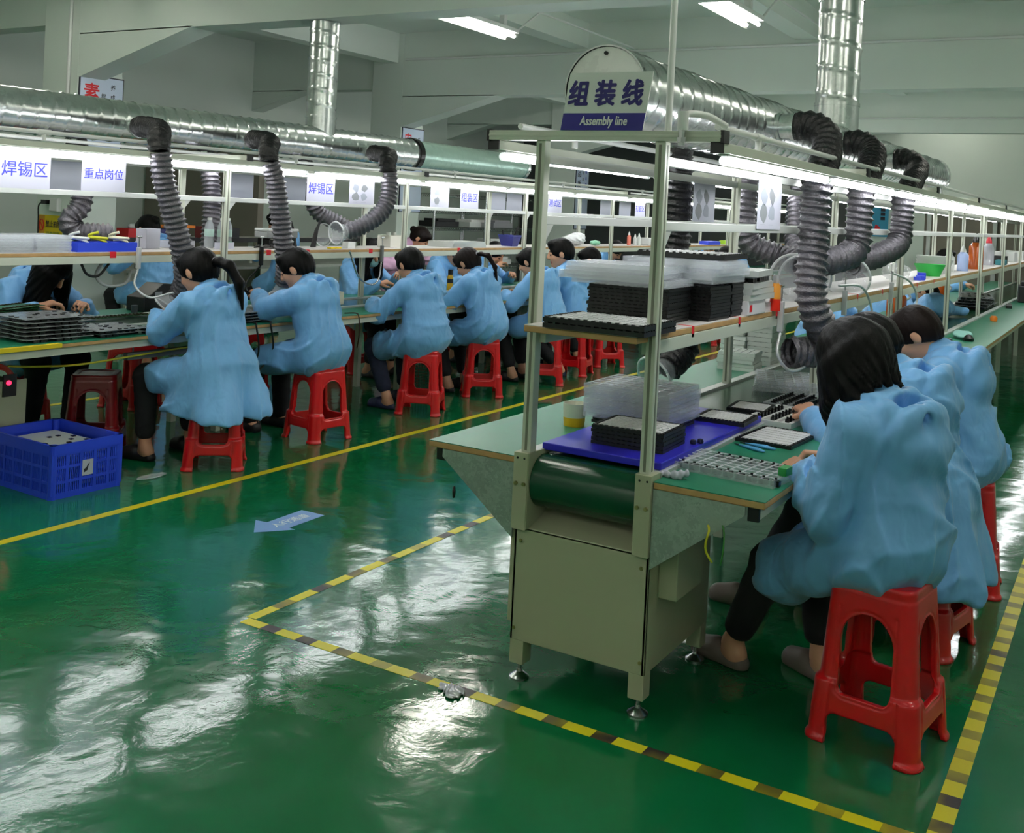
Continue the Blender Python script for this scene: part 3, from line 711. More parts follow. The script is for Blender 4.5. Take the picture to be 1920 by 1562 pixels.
    ar = np.abs(c[:, 0]); mi[fr & (np.abs(c[:, 2]-.014+.15*(ar-.03)) < .005) & (ar > .014) & (ar < .046)] = 2
    mi[fr & (np.abs(c[:, 2]+.010) < .005) & (ar > .018) & (ar < .043)] = 2
    np_mesh('body', P, Q, [SKIN, LIPS, BROW], t, mi.tolist())
    # ---- coat
    S = SDF(); MX = np.stack([rx, np.cross(ax_, rx), ax_], 1)
    S.ell(H+np.array([0, -.005, .02]), (.195*wide, .155, .15), .06)
    S.ell(sp(.14)-bk*.01, (.178*wide, .138, .17), .06, MX).ell(sp(.27)-bk*.012, (.182*wide, .125, .17), .06, MX).ell(sp(.37)-bk*.015, (.165*wide, .095, .10), .06, MX)
    S.cap(SH[0]-bk*.012, SH[1]-bk*.012, .070, .070, .05)
    S.cap(sp(.40), NB+ax_*.02, .085, .066, .04)
    for i, (a, E, W) in enumerate(arms):
        w_ = E+(W-E)*sleeve; ee = E+nrm(E-(a+W)/2)*.012
        q_ = a+(ee-a)*.35
        S.cap(a, q_, .074*slr, .074*slr, .035).cap(q_, ee, .074*slr, .070*slr, .011).cap(ee, E+(W-E)*(sleeve-.2), .070*slr, .062*slr, .011).cap(E+(W-E)*(sleeve-.2), E+(W-E)*(sleeve-.04), .060*slr, .050, .010).cap(E+(W-E)*(sleeve-.03), w_, .040, .036, .006)
    for (hj, K) in knees:
        e = hj+(K-hj)*cut; S.cap(hj+np.array([0, 0, .01]), e, .115, .092, .05); S.cap(hj+(K-hj)*.5, e+np.array([0, 0, -droop]), .09, .085, .05)
    e = (knees[0][0]+knees[1][0])/2; e2 = e+((knees[0][1]+knees[1][1])/2-e)*cut; S.cap(e, e2+np.array([0, 0, -.01]), .10, .085, .05)
    if hem is not None:
        c0 = H+np.array([0, -.01, 0]); zz = (H[2]-hem)
        for sx in (-1, 1):
            for sy, bb in ((-1, 1), (hemf, .6)): S.cap(c0+np.array([sx*.07, sy*.03, 0]), c0+np.array([sx*hemw*.52, sy*hemw*.42, -zz]), .13, .135, .06)
        S.half((0, 0, hem), (0, .08, -1), .012)
    if hood:
        nb2 = NB-bk*.004; ud = nrm(ax_*.84-bk*.54); Mh = np.stack([rx, np.cross(ud, rx), ud], 1); hwd = hwide
        for q in range(12):
            a0, a1 = 2*PI*q/12, 2*PI*(q+1)/12
            pt = lambda a: nb2+ax_*(.008-.036*math.cos(a)-(.02 if math.cos(a) < 0 else 0)*math.cos(a)*-1)+rx*math.sin(a)*.088*hwd+bk*math.cos(a)*.078
            S.cap(pt(a0), pt(a1), .022, .022, .022)
        rw = np.random.RandomState(seed+40).uniform(-1, 1, 4)
        S.ell(NB-bk*.108*hwd-ax_*.085*hwd+rx*.008*rw[0], (.122*hwd, .054*hwd, .118*hwd), .006, Mh)
        S.ell(NB-bk*.122*hwd-ax_*.135*hwd+rx*.015*rw[2], (.112*hwd, .058*hwd, .085*hwd), .035, Mh)
        for sx in (-1, 1): S.ell(NB-bk*.075*hwd-ax_*.035+rx*sx*.085*hwd, (.045, .05, .06), .02, Mh)
        S.ell(NB-bk*.098-ax_*.0, (.060*hwd, .028, .070), .012, Mh, 1)
        S.cap(NB-bk*.150*hwd-ax_*.01+rx*.03*rw[3], NB-bk*.205*hwd-ax_*.10+rx*.05*rw[1], .016, .012, .03, 1)
    rs = np.random.RandomState(seed+3); ph = rs.rand(8)*6.28; els = [a[1] for a in arms]+[H+np.array([0, -.05, .07]), H+np.array([0, .12, .02])]
    lows = H[2]
    def disp(X, Y, Z):
        w_ = np.full_like(X, .30)
        for e, rr in zip(els, (.10, .10, .16, .16)): w_ += 1.0*np.exp(-((X-e[0])**2+(Y-e[1])**2+(Z-e[2])**2)/rr**2)
        w_ = np.minimum(w_, 1.2); q_ = NB-bk*.13-ax_*.06; w_ *= 1-.75*np.exp(-((X-q_[0])**2+(Y-q_[1])**2+(Z-q_[2])**2)/.17**2); fm = np.clip(w_/.3, 0, 1)
        wa = 1.9*np.sin(8*X+6*Z+ph[0])+1.5*np.sin(10*Y-7*X+ph[1])
        m1 = np.clip(.5+.8*np.sin(7*X-5*Z+9*Y+ph[2]), 0, 1); m2 = np.clip(.5+.8*np.sin(6*Z+9*X-6*Y+ph[3]), 0, 1)
        f1 = (1-sab(np.sin(15*Z+10*X+8*Y+wa+ph[2])))**3; f2 = (1-sab(np.sin(13*Z-17*X+11*Y+1.2*wa+ph[3])))**4; f3 = np.sin(34*Z+20*Y-17*X+2.2*wa+ph[4])
        f5 = (1-sab(np.sin(30*Z+6*X*np.sin(ph[7])+9*Y+.8*wa)))**2
        dz = np.clip((lows-.03-Z)/.1, 0, 1); f4 = np.sin(26*X+ph[5]+.5*wa)*np.cos(21*Y+ph[6])*dz
        rh = np.sqrt((X-NB[0])**2+(Y-NB[1])**2+(Z-NB[2])**2); hm_ = np.exp(-((X-q_[0])**2+(Y-q_[1])**2+(Z-q_[2])**2)/.13**2)*(.9 if hood else 0)
        f6 = (1-sab(np.sin(36*rh+9*np.sin(7*X+ph[6])+5*X+ph[1])))**3*np.clip(.4+np.sin(14*X+ph[4]), 0, 1)
        return -(fold*(.013*f6*hm_+.021*f1*m1*(.5+w_*.5)*fm+.020*f2*m2*(.6+.4*w_)*fm+.0026*f3*w_+.018*f5*np.clip(w_-.45, 0, 1)+.007*f4)).astype(np.float32)
    P, Q = S.mesh(h, disp); o = np_mesh('smock', P, Q, coat, t); md = o.modifiers.new('smooth', 'SMOOTH'); md.factor = .5; md.iterations = 1 if h < .011 else 2
    # ---- hair
    S = SDF()
    S.ell(hp(0, -.006, .008), hv(.086, .103, .103), .02, Rh)
    if hair == 'short': S.ell(hp(0, -.03, .0), hv(.083, .082, .10), .02, Rh); S.ell(hp(0, .05, .075), hv(.06, .045, .03), .03, Rh)
    if hair in ('pony', 'bun'):
        S.ell(hp(0, -.02, .0), hv(.084, .09, .10), .02, Rh); S.ell(hp(0, .06, .06), hv(.062, .035, .03), .03, Rh)
    S.ell(hp(0, .118, -.050), hv(.076, .075, .094 if not fringe else .078), .02, Rh, 1)
    if hair in ('short', 'pony', 'bun'):
        S.half(hp(0, -.05, -.072 if hair == 'short' else -.092), -u_*1.0+f_*(.5 if hair == 'short' else .7), .012)
        for s in (-1, 1): S.ell(hp(s*.092, .004, -.028), hv(.022, .026, .036), .008, Rh, 1)
    if hair == 'bun': S.ell(hp(0, -.115, .01), hv(.035, .03, .035), .01, Rh)
    if hair in ('bob', 'long'):
        S.ell(hp(0, -.012, .0), hv(.094, .106, .108), .02, Rh)
        for q in range(19):
            a = math.radians(-150+q*300/18)-PI/2          # round the back from cheek to cheek
            p0 = hp(math.cos(a)*.080, math.sin(a)*.086, .0); fr_ = math.sin(a) > .2
            dn = nrm(np.array([0, 0, -1.])*(.8 if not fr_ else 1.2)-u_*.45); out_ = nrm(r_*math.cos(a)+f_*math.sin(a))
            L = hlen*(1.2 if fr_ else 1)*(1+.06*math.sin(q*2.3+seed))
            p1 = p0+dn*L*.55+out_*.016; p2 = p0+dn*L+out_*(.008 if fr_ else .044)
            S.cap(p0, p1, .036, .030, .02).cap(p1, p2, .030, .012, .012)
        S.ell(hp(0, .135, -.075), hv(.060, .075, .10), .02, Rh, 1)
    ns_ = np.random.RandomState(seed+11).rand(3)*6
    def hd(X, Y, Z):
        c = (X-HC[0])*r_[0]+(Y-HC[1])*r_[1]+(Z-HC[2])*r_[2]; b_ = (X-HC[0])*f_[0]+(Y-HC[1])*f_[1]+(Z-HC[2])*f_[2]
        a = np.arctan2(c, -b_); uu = (X-HC[0])*u_[0]+(Y-HC[1])*u_[1]+(Z-HC[2])*u_[2]; jg = np.clip((-uu-.02)/.06, 0, 1); return (.0009*np.sin(22*a+ns_[0]+2*np.sin(9*Z))+.0007*np.sin(57*a+ns_[1]+2*np.sin(7*Z))+jg*.003*np.sin(29*a+ns_[2]+3*np.sin(5*a))).astype(np.float32)
    P, Q = S.mesh(min(h, .007) if h < .014 else h*.8, hd); hobj = np_mesh('hair', P, Q, hm, t)
    if hair == 'pony':
        b0 = hp(0, -.100, .005); Sg = SDF(); bdir = nrm(-f_*.7-u_*.3); pb = -bk
        pts = [b0, b0+bdir*.045, b0+bdir*.075+pb*.05+np.array([0, 0, -.03]), b0+bdir*.075+pb*.125+np.array([.012, 0, -.14]), b0+bdir*.06+pb*.155+np.array([.03, 0, -.30])]
        Sg.chain(pts, [.022*pw, .028*pw, .031*pw, .026*pw, .008], .02); P, Q = Sg.mesh(min(h, .008), hd); np_mesh('ponytail', P, Q, hm, t)
        MB().lathe([(.018, -.008), (.026, 0), (.018, .008)], b0+bdir*.012, 16, M=Vector((0, 0, 1)).rotation_difference(Vector(bdir)).to_matrix()).build('hair_tie', HAIRT, t, smooth=True, world=False)
    if mask is not None:
        Sm = SDF(); Sm.ell(hp(0, .055, -.062), hv(.062, .056, .050), .01, Rh); P, Q = Sm.mesh(.008); np_mesh('face_mask', P, Q, mask, t)
    # ---- trousers and shoes
    if legs:
        S = SDF()
        S.ell(H+np.array([0, 0, -.02]), (.16, .13, .09), .04)
        for (hj, K), A in zip(knees, ank):
            lo_ = K+(A-K)*(.78 if bare else .96); S.cap(hj, K, .092, .068, .04).cap(K, lo_, .070, .056, .03)
        P, Q = S.mesh(max(h, .010), lambda X, Y, Z: (-.004*(1-np.abs(np.sin(40*Z+18*Y+9*np.sin(8*X))))**2).astype(np.float32)); np_mesh('trousers', P, Q, tr, t)
        for A in ank:
            tf = nrm(np.array([.12*np.sign(A[0]), 1, 0])); Sg = SDF(); z = np.array([0, 0, 1.])
            Sg.cap(A-tf*.035-z*.068, A+tf*.14-z*.068, .038, .040, .02).half(A-z*.083, -z, .004)
            Sg.cap(A+tf*.07-z*.045, A+tf*.14-z*.058, .044, .036, .02)
            if not bare: Sg.cap(A-tf*.03-z*.05, A+tf*.05-z*.04, .043, .045, .02)
            P, Q = Sg.mesh(max(h*.6, .007)); np_mesh('shoe', P, Q, shoe, t)
    return t
# ================================================================== STOOLS AND PEOPLE
stool(-.625, 3.40, -.14, 'nearest red plastic stool, carrying the long-haired worker', sz=1.09)
stool(-.66, 4.28, -.2, 'red plastic stool under the second worker from the front at the signed bench')
stool(-.62, 5.08, .1, 'red plastic stool under the short-haired third worker at the signed bench')
BST = [(-4.578, 4.394, .73), (-4.63, 5.34, -.16), (-4.64, 6.52, .45), (-4.71, 7.49, .64), (-4.62, 8.42, .5), (-4.68, 9.1, .2), (-4.71, 9.86, .84)]
BW = ['the ponytailed worker in the long coat', 'the leaning worker with black trousers', 'the short-haired worker in navy trousers', 'the worker with a thin plait', 'the worker behind the near post', 'the man looking left', 'the farthest worker of the row']
for (x, y, r), wn in zip(BST, BW): stool(x, y, r, 'red plastic stool under '+wn)
stool(-5.3, 4.12, .75, 'dark red stool standing under the far bench by the blue crate', DRED)
A1 = person('person in blue hooded smock with shoulder-length black hair on the nearest stool', (-.62, 3.42, 0), math.radians(64), lean=.12, pitch=.80, hyaw=.25, bent_neck=-.2, droop=.05,
    hl=(-.095, .30, .80), hr=(.125, .365, .80), hdl=(.35, 1, -.08), hdr=(-.5, .9, -.05), hair='bob', h=.0075, feet=((-.07, .60), (.13, .36)), shoe=SHOET, cut=.84, wide=.97, seed=1, hlen=.17, curl=(.75, .9, .5), hs=1.16, hwide=1.12, elb=(.45, -1, -.25), slr=1.14, fold=1.5, seat=.50, scale=.965, neck=.095, sleeve=.84)
person('person in blue smock with dark hair, half hidden behind the nearest worker', (-.66, 4.26, 0), math.radians(84), lean=.25, pitch=.8, hyaw=.0,
    hl=(-.10, .42, .82), hr=(.13, .40, .80), hair='bob', h=.009, feet=((-.12, .62), (.15, .5)), shoe=SHOET, hem=.26, hemw=.22, seed=2, neck=.07, hlen=.08, hwide=1.1)
person('person in blue smock with cropped brown hair, third at the signed bench', (-.62, 5.06, 0), math.radians(88), lean=.27, pitch=.7, hyaw=.1,
    hair='short', hm=HAIRB, h=.010, seed=3, neck=.055, hl=(-.12, .45, .82), hr=(.12, .45, .8), hwide=1.1)
person('person with ponytail in long blue smock draped over a red stool', (-4.56, 4.38, 0), math.radians(92), lean=.22, pitch=.42, hyaw=.1,
    hl=(-.05, .46, .84), hr=(.12, .44, .82), hair='pony', h=.009, hem=.31, hemw=.25, hemf=1.35, hs=1.18, seed=4, cut=.72, feet=((-.16, .40), (.16, .36)), wide=1.06)
person('person in blue smock and black trousers leaning over trays', (-4.62, 5.33, 0), math.radians(98), lean=.25, pitch=.5, hyaw=.25,
    hl=(-.02, .52, .92), hr=(.16, .50, .88), hair='short', h=.009, seed=5, cut=.8, feet=((-.10, .46), (.16, .40)), bare=False, hs=1.14)
person('person in blue smock and navy trousers with short hair, seen from behind', (-4.62, 6.52, 0), math.radians(80), lean=.26, pitch=.5, hyaw=-.05,
    hl=(-.16, .46, .80), hr=(.13, .46, .8), hair='short', h=.009, seed=6, cut=.72, tr=JEANS, feet=((-.13, .26), (.18, .40)), shoe=SHOEB, hs=1.14)
person('person in blue smock with reddish-brown hair in a thin plait', (-4.68, 7.48, 0), math.radians(85), lean=.28, pitch=.62, hyaw=.05,
    hl=(-.14, .46, .80), hr=(.1, .46, .8), hair='pony', hm=HAIRB, h=.010, seed=7, cut=.75, feet=((-.12, .30), (.14, .32)), pw=.62, hs=1.14)
person('person in blue smock with tied hair, partly behind the left front post', (-4.58, 8.38, 0), math.radians(88), lean=.30, pitch=.5, hyaw=.1, hair='bun', h=.012, seed=8, feet=((-.12, .3), (.14, .35)))
person('person in blue smock with short black hair turning his face left', (-4.66, 9.05, 0), math.radians(90), lean=.22, pitch=.2, hyaw=.55, hs=1.2, hair='short', h=.012, seed=9, feet=((-.16, .06), (.14, .35)), shoe=SHOEB, scale=1.03)
person('person in blue smock bowing forward, last of the row before the signed bench', (-4.66, 9.86, 0), math.radians(92), lean=.36, pitch=.5, hyaw=.35, hair='short', h=.012, seed=10, feet=((-.14, .3), (.14, .35)))
# across the far bench, facing this way
R_ = -PI/2
person('person with long dark hair bent over green circuit boards at far left', (-6.22, 4.22, 0), R_, lean=.42, pitch=.85, hyaw=.2, hair='long', h=.011, seed=11, hlen=.28, hl=(-.14, .46, .83), hr=(.14, .40, .83), bare=False)
person('person with long black hair and a pale green face mask across the far bench', (-6.25, 7.6, 0), R_, mask=mat('mask_green', (150, 196, 196), .7), lean=.25, pitch=.4, hyaw=-.2, hair='long', h=.013, seed=12, hlen=.26, hl=(-.10, .46, .92), hr=(.14, .42, .85))
person('person in blue smock facing this way behind the short-haired worker', (-6.25, 8.95, 0), R_, lean=.30, pitch=.5, hair='short', h=.014, seed=13, hl=(-.1, .46, .85), hr=(.12, .44, .85))
person('person in blue smock hidden behind the plaited worker, arm raised', (-6.3, 9.75, 0), R_, lean=.35, pitch=.6, hair='short', h=.014, seed=14, hl=(-.2, .36, .85), hr=(.12, .36, .95))
for x, y, st in ((-6.3, 5.2, 'far side of the far bench, second from the left'), (-6.3, 6.3, 'far side of the far bench, third from the left'), (-6.25, 7.6, 'far side of the far bench under the masked worker'), (-6.22, 4.22, 'far side of the far bench under the worker with circuit boards'), (-6.25, 8.95, 'far side of the far bench, fifth from the left'), (-6.3, 9.75, 'far side of the far bench, sixth from the left')):
    stool(x, y, .3*math.sin(y*5), 'red stool on the '+st)
# behind, along the column row
person('person in blue smock seen from behind at the rear bench, left of the ponytail', (-8.3, 7.1, 0), PI/2, lean=.12, pitch=.6, hair='bun', h=.014, seed=15, hl=(-.25, .42, .85), hr=(.15, .4, .85), scale=1.08)
person('person in blue smock standing at the rear bench with rolled sleeves', (-8.4, 9.0, 0), PI/2+.2, lean=.10, pitch=.4, hair='short', h=.015, seed=16, seat=.62, hl=(-.2, .44, .95), hr=(.2, .4, .95), feet=((-.12, .2), (.14, .2)), sleeve=.6)
person('person in a pink top with dark brown hair, bending behind the clear suction hood', (-7.3, 9.45, 0), -PI/2+.25, lean=.65, pitch=.7, hyaw=.2, hair='bun', hm=HAIRB, h=.014, seed=17, seat=.66, coat=PINKC, hood=False, hl=(-.2, .3, 1.1), hr=(.2, .3, .9), feet=((-.12, .05), (.14, .1)))
person('person in blue smock seen beyond the white bag, reaching down', (-6.3, 12.6, 0), R_, lean=.55, pitch=.9, hair='short', h=.016, seed=18, seat=.55)
person('person in a pink top slumped over the far bench beyond the black trays', (-6.25, 14.0, 0), R_, lean=.7, pitch=1.1, hyaw=.4, hair='bun', h=.016, seed=19, coat=PINKC, hood=False)
person('person with short black hair whose head shows above the black trays', (-6.25, 16.3, 0), R_, lean=.3, pitch=.5, hyaw=.5, hair='short', h=.016, seed=20)
person('person in blue smock with dark hair beside the second hose, far bench', (-4.6, 13.9, 0), PI/2, lean=.35, pitch=.6, hair='bun', h=.016, seed=21)
person('person in blue smock with short hair far off, seen through the right shelves', (-2.45, 15.6, 0), R_, lean=.2, pitch=.2, hair='short', h=.018, seed=22, scale=1.05)
person('person in blue smock bowed low over the signed bench, under its shelf', (-2.4, 11.9, 0), R_, lean=.85, pitch=1.0, hair='short', h=.014, seed=23, hl=(-.2, .5, .82), hr=(.2, .5, .82))
person('person in blue smock across the signed bench above the nearest heads', (-2.4, 9.3, 0), R_, lean=.45, pitch=.8, hair='bun', h=.014, seed=24)
for x, y, st in ((-4.6, 13.9, 'beside the second hose'), (-2.45, 15.6, 'far off beyond the right shelves'), (-2.4, 11.9, 'under the worker bowed low'), (-2.4, 9.3, 'across the signed bench'), (-6.3, 12.6, 'beyond the white bag'), (-6.25, 14., 'under the slumped pink worker'), (-6.25, 16.3, 'far end of the far bench'), (-8.3, 7.1, 'at the rear bench, left'), (-4.62, 11.2, 'empty, after the row of workers'), (-4.62, 12.6, 'empty, far along the row')):
    stool(x, y, .5*math.sin(y*7), 'red plastic stool '+st)
# ================================================================== EXTRACTION HOSES
def pleated(mb, pts, r, pitch=.034, n=22, amp=.12):
    path = spline(pts, pitch/6); ph = 0; vs = []; t = (path[1]-path[0]).normalized(); u = t.orthogonal().normalized(); s = 0
    for i, p in enumerate(path):
        t2 = (path[min(i+1, len(path)-1)]-path[max(i-1, 0)]).normalized(); u = t.rotation_difference(t2) @ u; t = t2; v = t.cross(u)
        if i: s += (p-path[i-1]).length
        for k in range(n):
            a = 2*PI*k/n; q = (s/pitch+k/n*1.0) % 1; tri = abs(2*q-1)
            vs.append(p+(u*math.cos(a)+v*math.sin(a))*(r*(1-amp+2*amp*(tri**2.4))+.0022*math.sin(7*a+i*.9)))
    m = len(path)
    mb.add(vs, [(i*n+k, i*n+(k+1) % n, (i+1)*n+(k+1) % n, (i+1)*n+k) for i in range(m-1) for k in range(n)])
    return path
def cone_hood(c, d, r1, L, t, r0=.055):
    d = Vector(d).normalized(); M = Vector((0, 0, 1)).rotation_difference(d).to_matrix(); c = Vector(c)
    hd = MB().lathe([(r0, -.05), (r0, 0), (r0+(r1-r0)*.35, L*.5), (r1, L), (r1-.004, L), (r0+(r1-r0)*.35-.004, L*.5), (r0-.004, 0)], c, 40, M=M).build('suction_hood', HOODM, t, smooth=True)
    rg = MB()
    rg.tube([c+M @ Vector((r1*math.cos(2*PI*k/40), r1*math.sin(2*PI*k/40), L)) for k in range(41)], .0065, 8)
    rg.build('hood_rim', clearmat('clear_rim', (232, 234, 236), .9, .15), hd, smooth=True)
def hose(label, coll, black, grey, hood=None, r=.066, mk=HOSE):
    t = thing('extraction_hose', label, 'hose', coll[0])
    c0, c1 = Vector(coll[0]), Vector(coll[1]); dd = (c1-c0).normalized()
    b = MB().cyl(c0, c1, .058, 24); ring(b, c0+dd*.02, dd, .06, .012, .008, 24); ring(b, c1-dd*.012, dd, .058, .018, .007, 24); b.build('branch_collar', DUCT, t, smooth=40)
    b = MB(); pleated(b, black, r, .034, 22, .07); b.build('elbow', HOSEK, t, smooth=True)
    b = MB(); p = pleated(b, grey, r); b.build('hose', mk, t, smooth=True)
    if hood: cone_hood(p[-1], hood[0], hood[1], hood[2], t)
    return t
def rhose(lbl, y, yd, grey, hood=None, mk=HOSE):
    hose(lbl, ((-1.47, y, 2.02), (-1.375, y, 2.02)), [(-1.38, y, 2.02), (-1.30, y-.01, 2.022), (-1.225, y-.05, 1.97), (-1.20, (y+yd)/2, 1.88), (-1.20, yd, 1.75)], grey, hood, mk=mk)
rhose('nearest pleated grey hose right of the signed bench, curled under its shelf', 4.80, 4.54, [(-1.2, 4.54, 1.76), (-1.2, 4.53, 1.5), (-1.19, 4.49, 1.3), (-1.165, 4.50, 1.19), (-1.14, 4.56, 1.11), (-1.15, 4.60, 1.05), (-1.20, 4.57, 1.02), (-1.27, 4.49, 1.02)])
rhose('second pleated grey hose on the right of the signed bench, bending into a clear hood', 5.76, 5.38, [(-1.2, 5.38, 1.76), (-1.2, 5.38, 1.58), (-1.205, 5.36, 1.47), (-1.24, 5.28, 1.42), (-1.32, 5.15, 1.39), (-1.38, 5.05, 1.36)], ((.1, -.95, -.3), .125, .16))
rhose('third pleated grey hose on the right of the signed bench, bending into a clear hood', 7.08, 6.47, [(-1.2, 6.47, 1.76), (-1.2, 6.47, 1.58), (-1.21, 6.42, 1.48), (-1.27, 6.28, 1.42), (-1.34, 6.12, 1.38), (-1.38, 6.02, 1.36)], ((.1, -.9, -.4), .125, .16))
def lhose(lbl, y, yd, grey, hood=None, mk=HOSE):
    hose(lbl, ((-1.73, y, 2.02), (-1.825, y, 2.02)), [(-1.82, y, 2.02), (-1.86, y-.01, 2.02), (-1.87, y-.06, 1.96), (-1.86, yd, 1.88), (-1.85, yd, 1.80)], grey, hood, mk=mk)
lhose('dark pleated hose hanging beside the right front post, ending in a hood over the table', 4.72, 4.58, [(-1.85, 4.58, 1.81), (-1.85, 4.59, 1.5), (-1.87, 4.62, 1.2), (-1.84, 4.74, 1.0), (-1.85, 4.72, .92), (-1.88, 4.62, .86)], ((-.3, -.8, -.35), .1, .09), HOSEK)
lhose('pleated hose left of the signed bench passing behind a hanging sheet', 5.7, 5.56, [(-1.85, 5.56, 1.81), (-1.85, 5.55, 1.58), (-1.83, 5.56, 1.47), (-1.76, 5.6, 1.42), (-1.66, 5.64, 1.39), (-1.55, 5.6, 1.36), (-1.50, 5.5, 1.35)], ((.3, -.9, -.35), .13, .16))
lhose('pleated hose left of the signed bench, just behind the nearest right-hand hose', 6.75, 6.6, [(-1.85, 6.6, 1.81), (-1.83, 6.5, 1.62), (-1.80, 6.4, 1.46), (-1.72, 6.3, 1.38), (-1.6, 6.22, 1.36)])
def bhose(lbl, y, yd, grey, hood=None):
    hose(lbl, ((XB+.13, y, 2.0), (XB+.235, y-.03, 2.0)), [(XB+.23, y-.02, 2.0), (-5.5, y-.25*(y-yd)*2-.02, 1.985), (-5.2, yd+.12*(y-yd)*2, 1.955), (-5.07, yd+.02, 1.89), (-5.035, yd, 1.80)], grey, hood)
bhose('leftmost pleated hose of the far bench, going down behind the ponytailed worker', 4.80, 4.28, [(-5.03, 4.28, 1.81), (-5.02, 4.31, 1.65), (-5.0, 4.37, 1.45), (-4.99, 4.45, 1.22), (-5.03, 4.52, 1.05), (-5.12, 4.56, .93)], ((-.35, -.3, -.6), .1, .1))
bhose('middle pleated hose of the far bench, going down behind the leaning worker', 5.87, 5.2, [(-5.035, 5.2, 1.81), (-5.02, 5.25, 1.68), (-5.0, 5.3, 1.4), (-5.0, 5.36, 1.15), (-5.05, 5.42, .99)], ((-.2, .1, -.8), .1, .1))
bhose('pleated hose of the far bench swinging left into a clear round hood', 7.33, 6.5, [(-5.035, 6.5, 1.81), (-5.02, 6.5, 1.70), (-5.02, 6.46, 1.55), (-5.06, 6.36, 1.44), (-5.13, 6.26, 1.37), (-5.18, 6.20, 1.34)], ((-.15, -.95, -.1), .085, .10))
def blhose(lbl, y, grey, hood=None):
    hose(lbl, ((XB, y, 1.9), (XB, y, 1.87)), [(XB, y, 1.90), (XB+.01, y, 1.86), (XB+.03, y, 1.83), tuple(grey[0])], grey, hood)
blhose('short pleated hose behind the paper signs, curling onto the blue tray', 4.42, [(-5.95, 4.42, 1.74), (-5.9, 4.41, 1.48), (-5.92, 4.34, 1.37), (-5.9, 4.36, 1.30), (-5.86, 4.46, 1.285), (-5.82, 4.58, 1.28)])
blhose('pleated hose behind the water bottles on the far bench', 5.52, [(-5.95, 5.52, 1.78), (-5.9, 5.52, 1.55), (-5.88, 5.5, 1.3), (-5.86, 5.46, 1.1)])
blhose('pleated hose slanting behind the clear round hood of the far bench', 6.6, [(-5.95, 6.6, 1.78), (-5.9, 6.65, 1.5), (-5.8, 6.85, 1.38), (-5.7, 7.0, 1.3)])

# ================================================================== GOOSENECK ARMS
def gooseneck(label, base, pts, m=STEEL):
    t = thing('gooseneck_arm', label, 'gooseneck arm', base); x, y, z = base
    MB().box(x-.012, x+.012, y-.012, y+.012, z-.08, z+.05).build('clamp', m if m != STEEL else mat('clamp_grey', (120, 122, 120), .4, metal=.6), t, bev=.003)
    MB().cyl((x, y, z+.05), (x, y, z+.115), .004, 8).cyl((x, y-.018, z+.115), (x, y+.018, z+.115), .006, 8).build('screw_handle', STEEL, t, smooth=50)
    b = MB(); p = spline(pts, .012); b.tube(p, [.0062+.0008*(i % 2) for i in range(len(p))], 10); b.build('flexible_neck', m, t, smooth=True)
gooseneck('steel gooseneck arm clamped beside the blue tray on the far shelf', (-5.235, 4.33, 1.18), [(-5.235, 4.33, 1.1), (-5.22, 4.30, 1.0), (-5.15, 4.36, .93), (-5.08, 4.48, .96), (-5.02, 4.58, .93)], mat('white_neck', (214, 216, 216), .3, metal=.3))
gooseneck('black gooseneck arm clamped to the far shelf between the first two workers', (-5.235, 5.37, 1.18), [(-5.235, 5.37, 1.1), (-5.25, 5.25, .97), (-5.2, 5.3, .89), (-5.1, 5.48, .9), (-5.05, 5.58, .93)], BLACKG)
gooseneck('steel gooseneck arm looping below the clear round hood', (-5.235, 6.72, 1.18), [(-5.235, 6.72, 1.1), (-5.2, 6.65, .97), (-5.15, 6.5, .93), (-5.12, 6.3, 1.0), (-5.14, 6.2, 1.2)])
gooseneck('steel gooseneck arm looping under the shelf beside the orange bottle', (-1.292, 4.42, 1.19), [(-1.29, 4.42, 1.11), (-1.28, 4.36, 1.02), (-1.24, 4.42, .95), (-1.2, 4.55, .97), (-1.18, 4.66, 1.04)], MATS['white_neck'])
gooseneck('steel gooseneck arm arching over the shelf edge by the second hood', (-1.292, 5.55, 1.19), [(-1.29, 5.4, 1.27), (-1.22, 5.6, 1.26), (-1.19, 5.72, 1.14), (-1.2, 5.7, 1.02)], MATS['white_neck'])
gooseneck('steel gooseneck arm arching over the shelf edge by the third hood', (-1.292, 6.75, 1.19), [(-1.3, 6.75, 1.30), (-1.22, 6.95, 1.24), (-1.19, 7.05, 1.12), (-1.22, 6.9, 1.0), (-1.27, 6.7, 1.04)], MATS['white_neck'])

# ================================================================== SIGNS AND SHEETS
sg = thing('hanging_sign', 'white and navy sign reading Assembly line, standing on the front cross bar', 'sign', (-1.49, 3.03, 1.842))
ol = [(-1.646, 1.8425), (-1.354, 1.8425), (-1.326, 2.029), (-1.620, 2.029)]
MB().prism(ol, 3.028, 3.033, 1).build('panel', mat('sign_white', (226, 228, 224), .4), sg)
MB().prism([(-1.646, 1.8428), (-1.354, 1.8428), (-1.3455, 1.898), (-1.638, 1.898)], 3.0265, 3.028, 1).build('band', mat('sign_navy', (22, 12, 132), .35), sg)
FX, FZ = (1, 0, 0), (0, 0, 1)
lettering('组 装 线', .086, NAVY, sg, frame_to(FX, FZ, (0, -.0032, .121)), .034, .14, width=.262)
lettering('Assembly line', .041, mat('sign_letter', (232, 232, 228), .5), sg, frame_to(FX, FZ, (-.002, -.0045, .027)), .018, .2, width=.168)
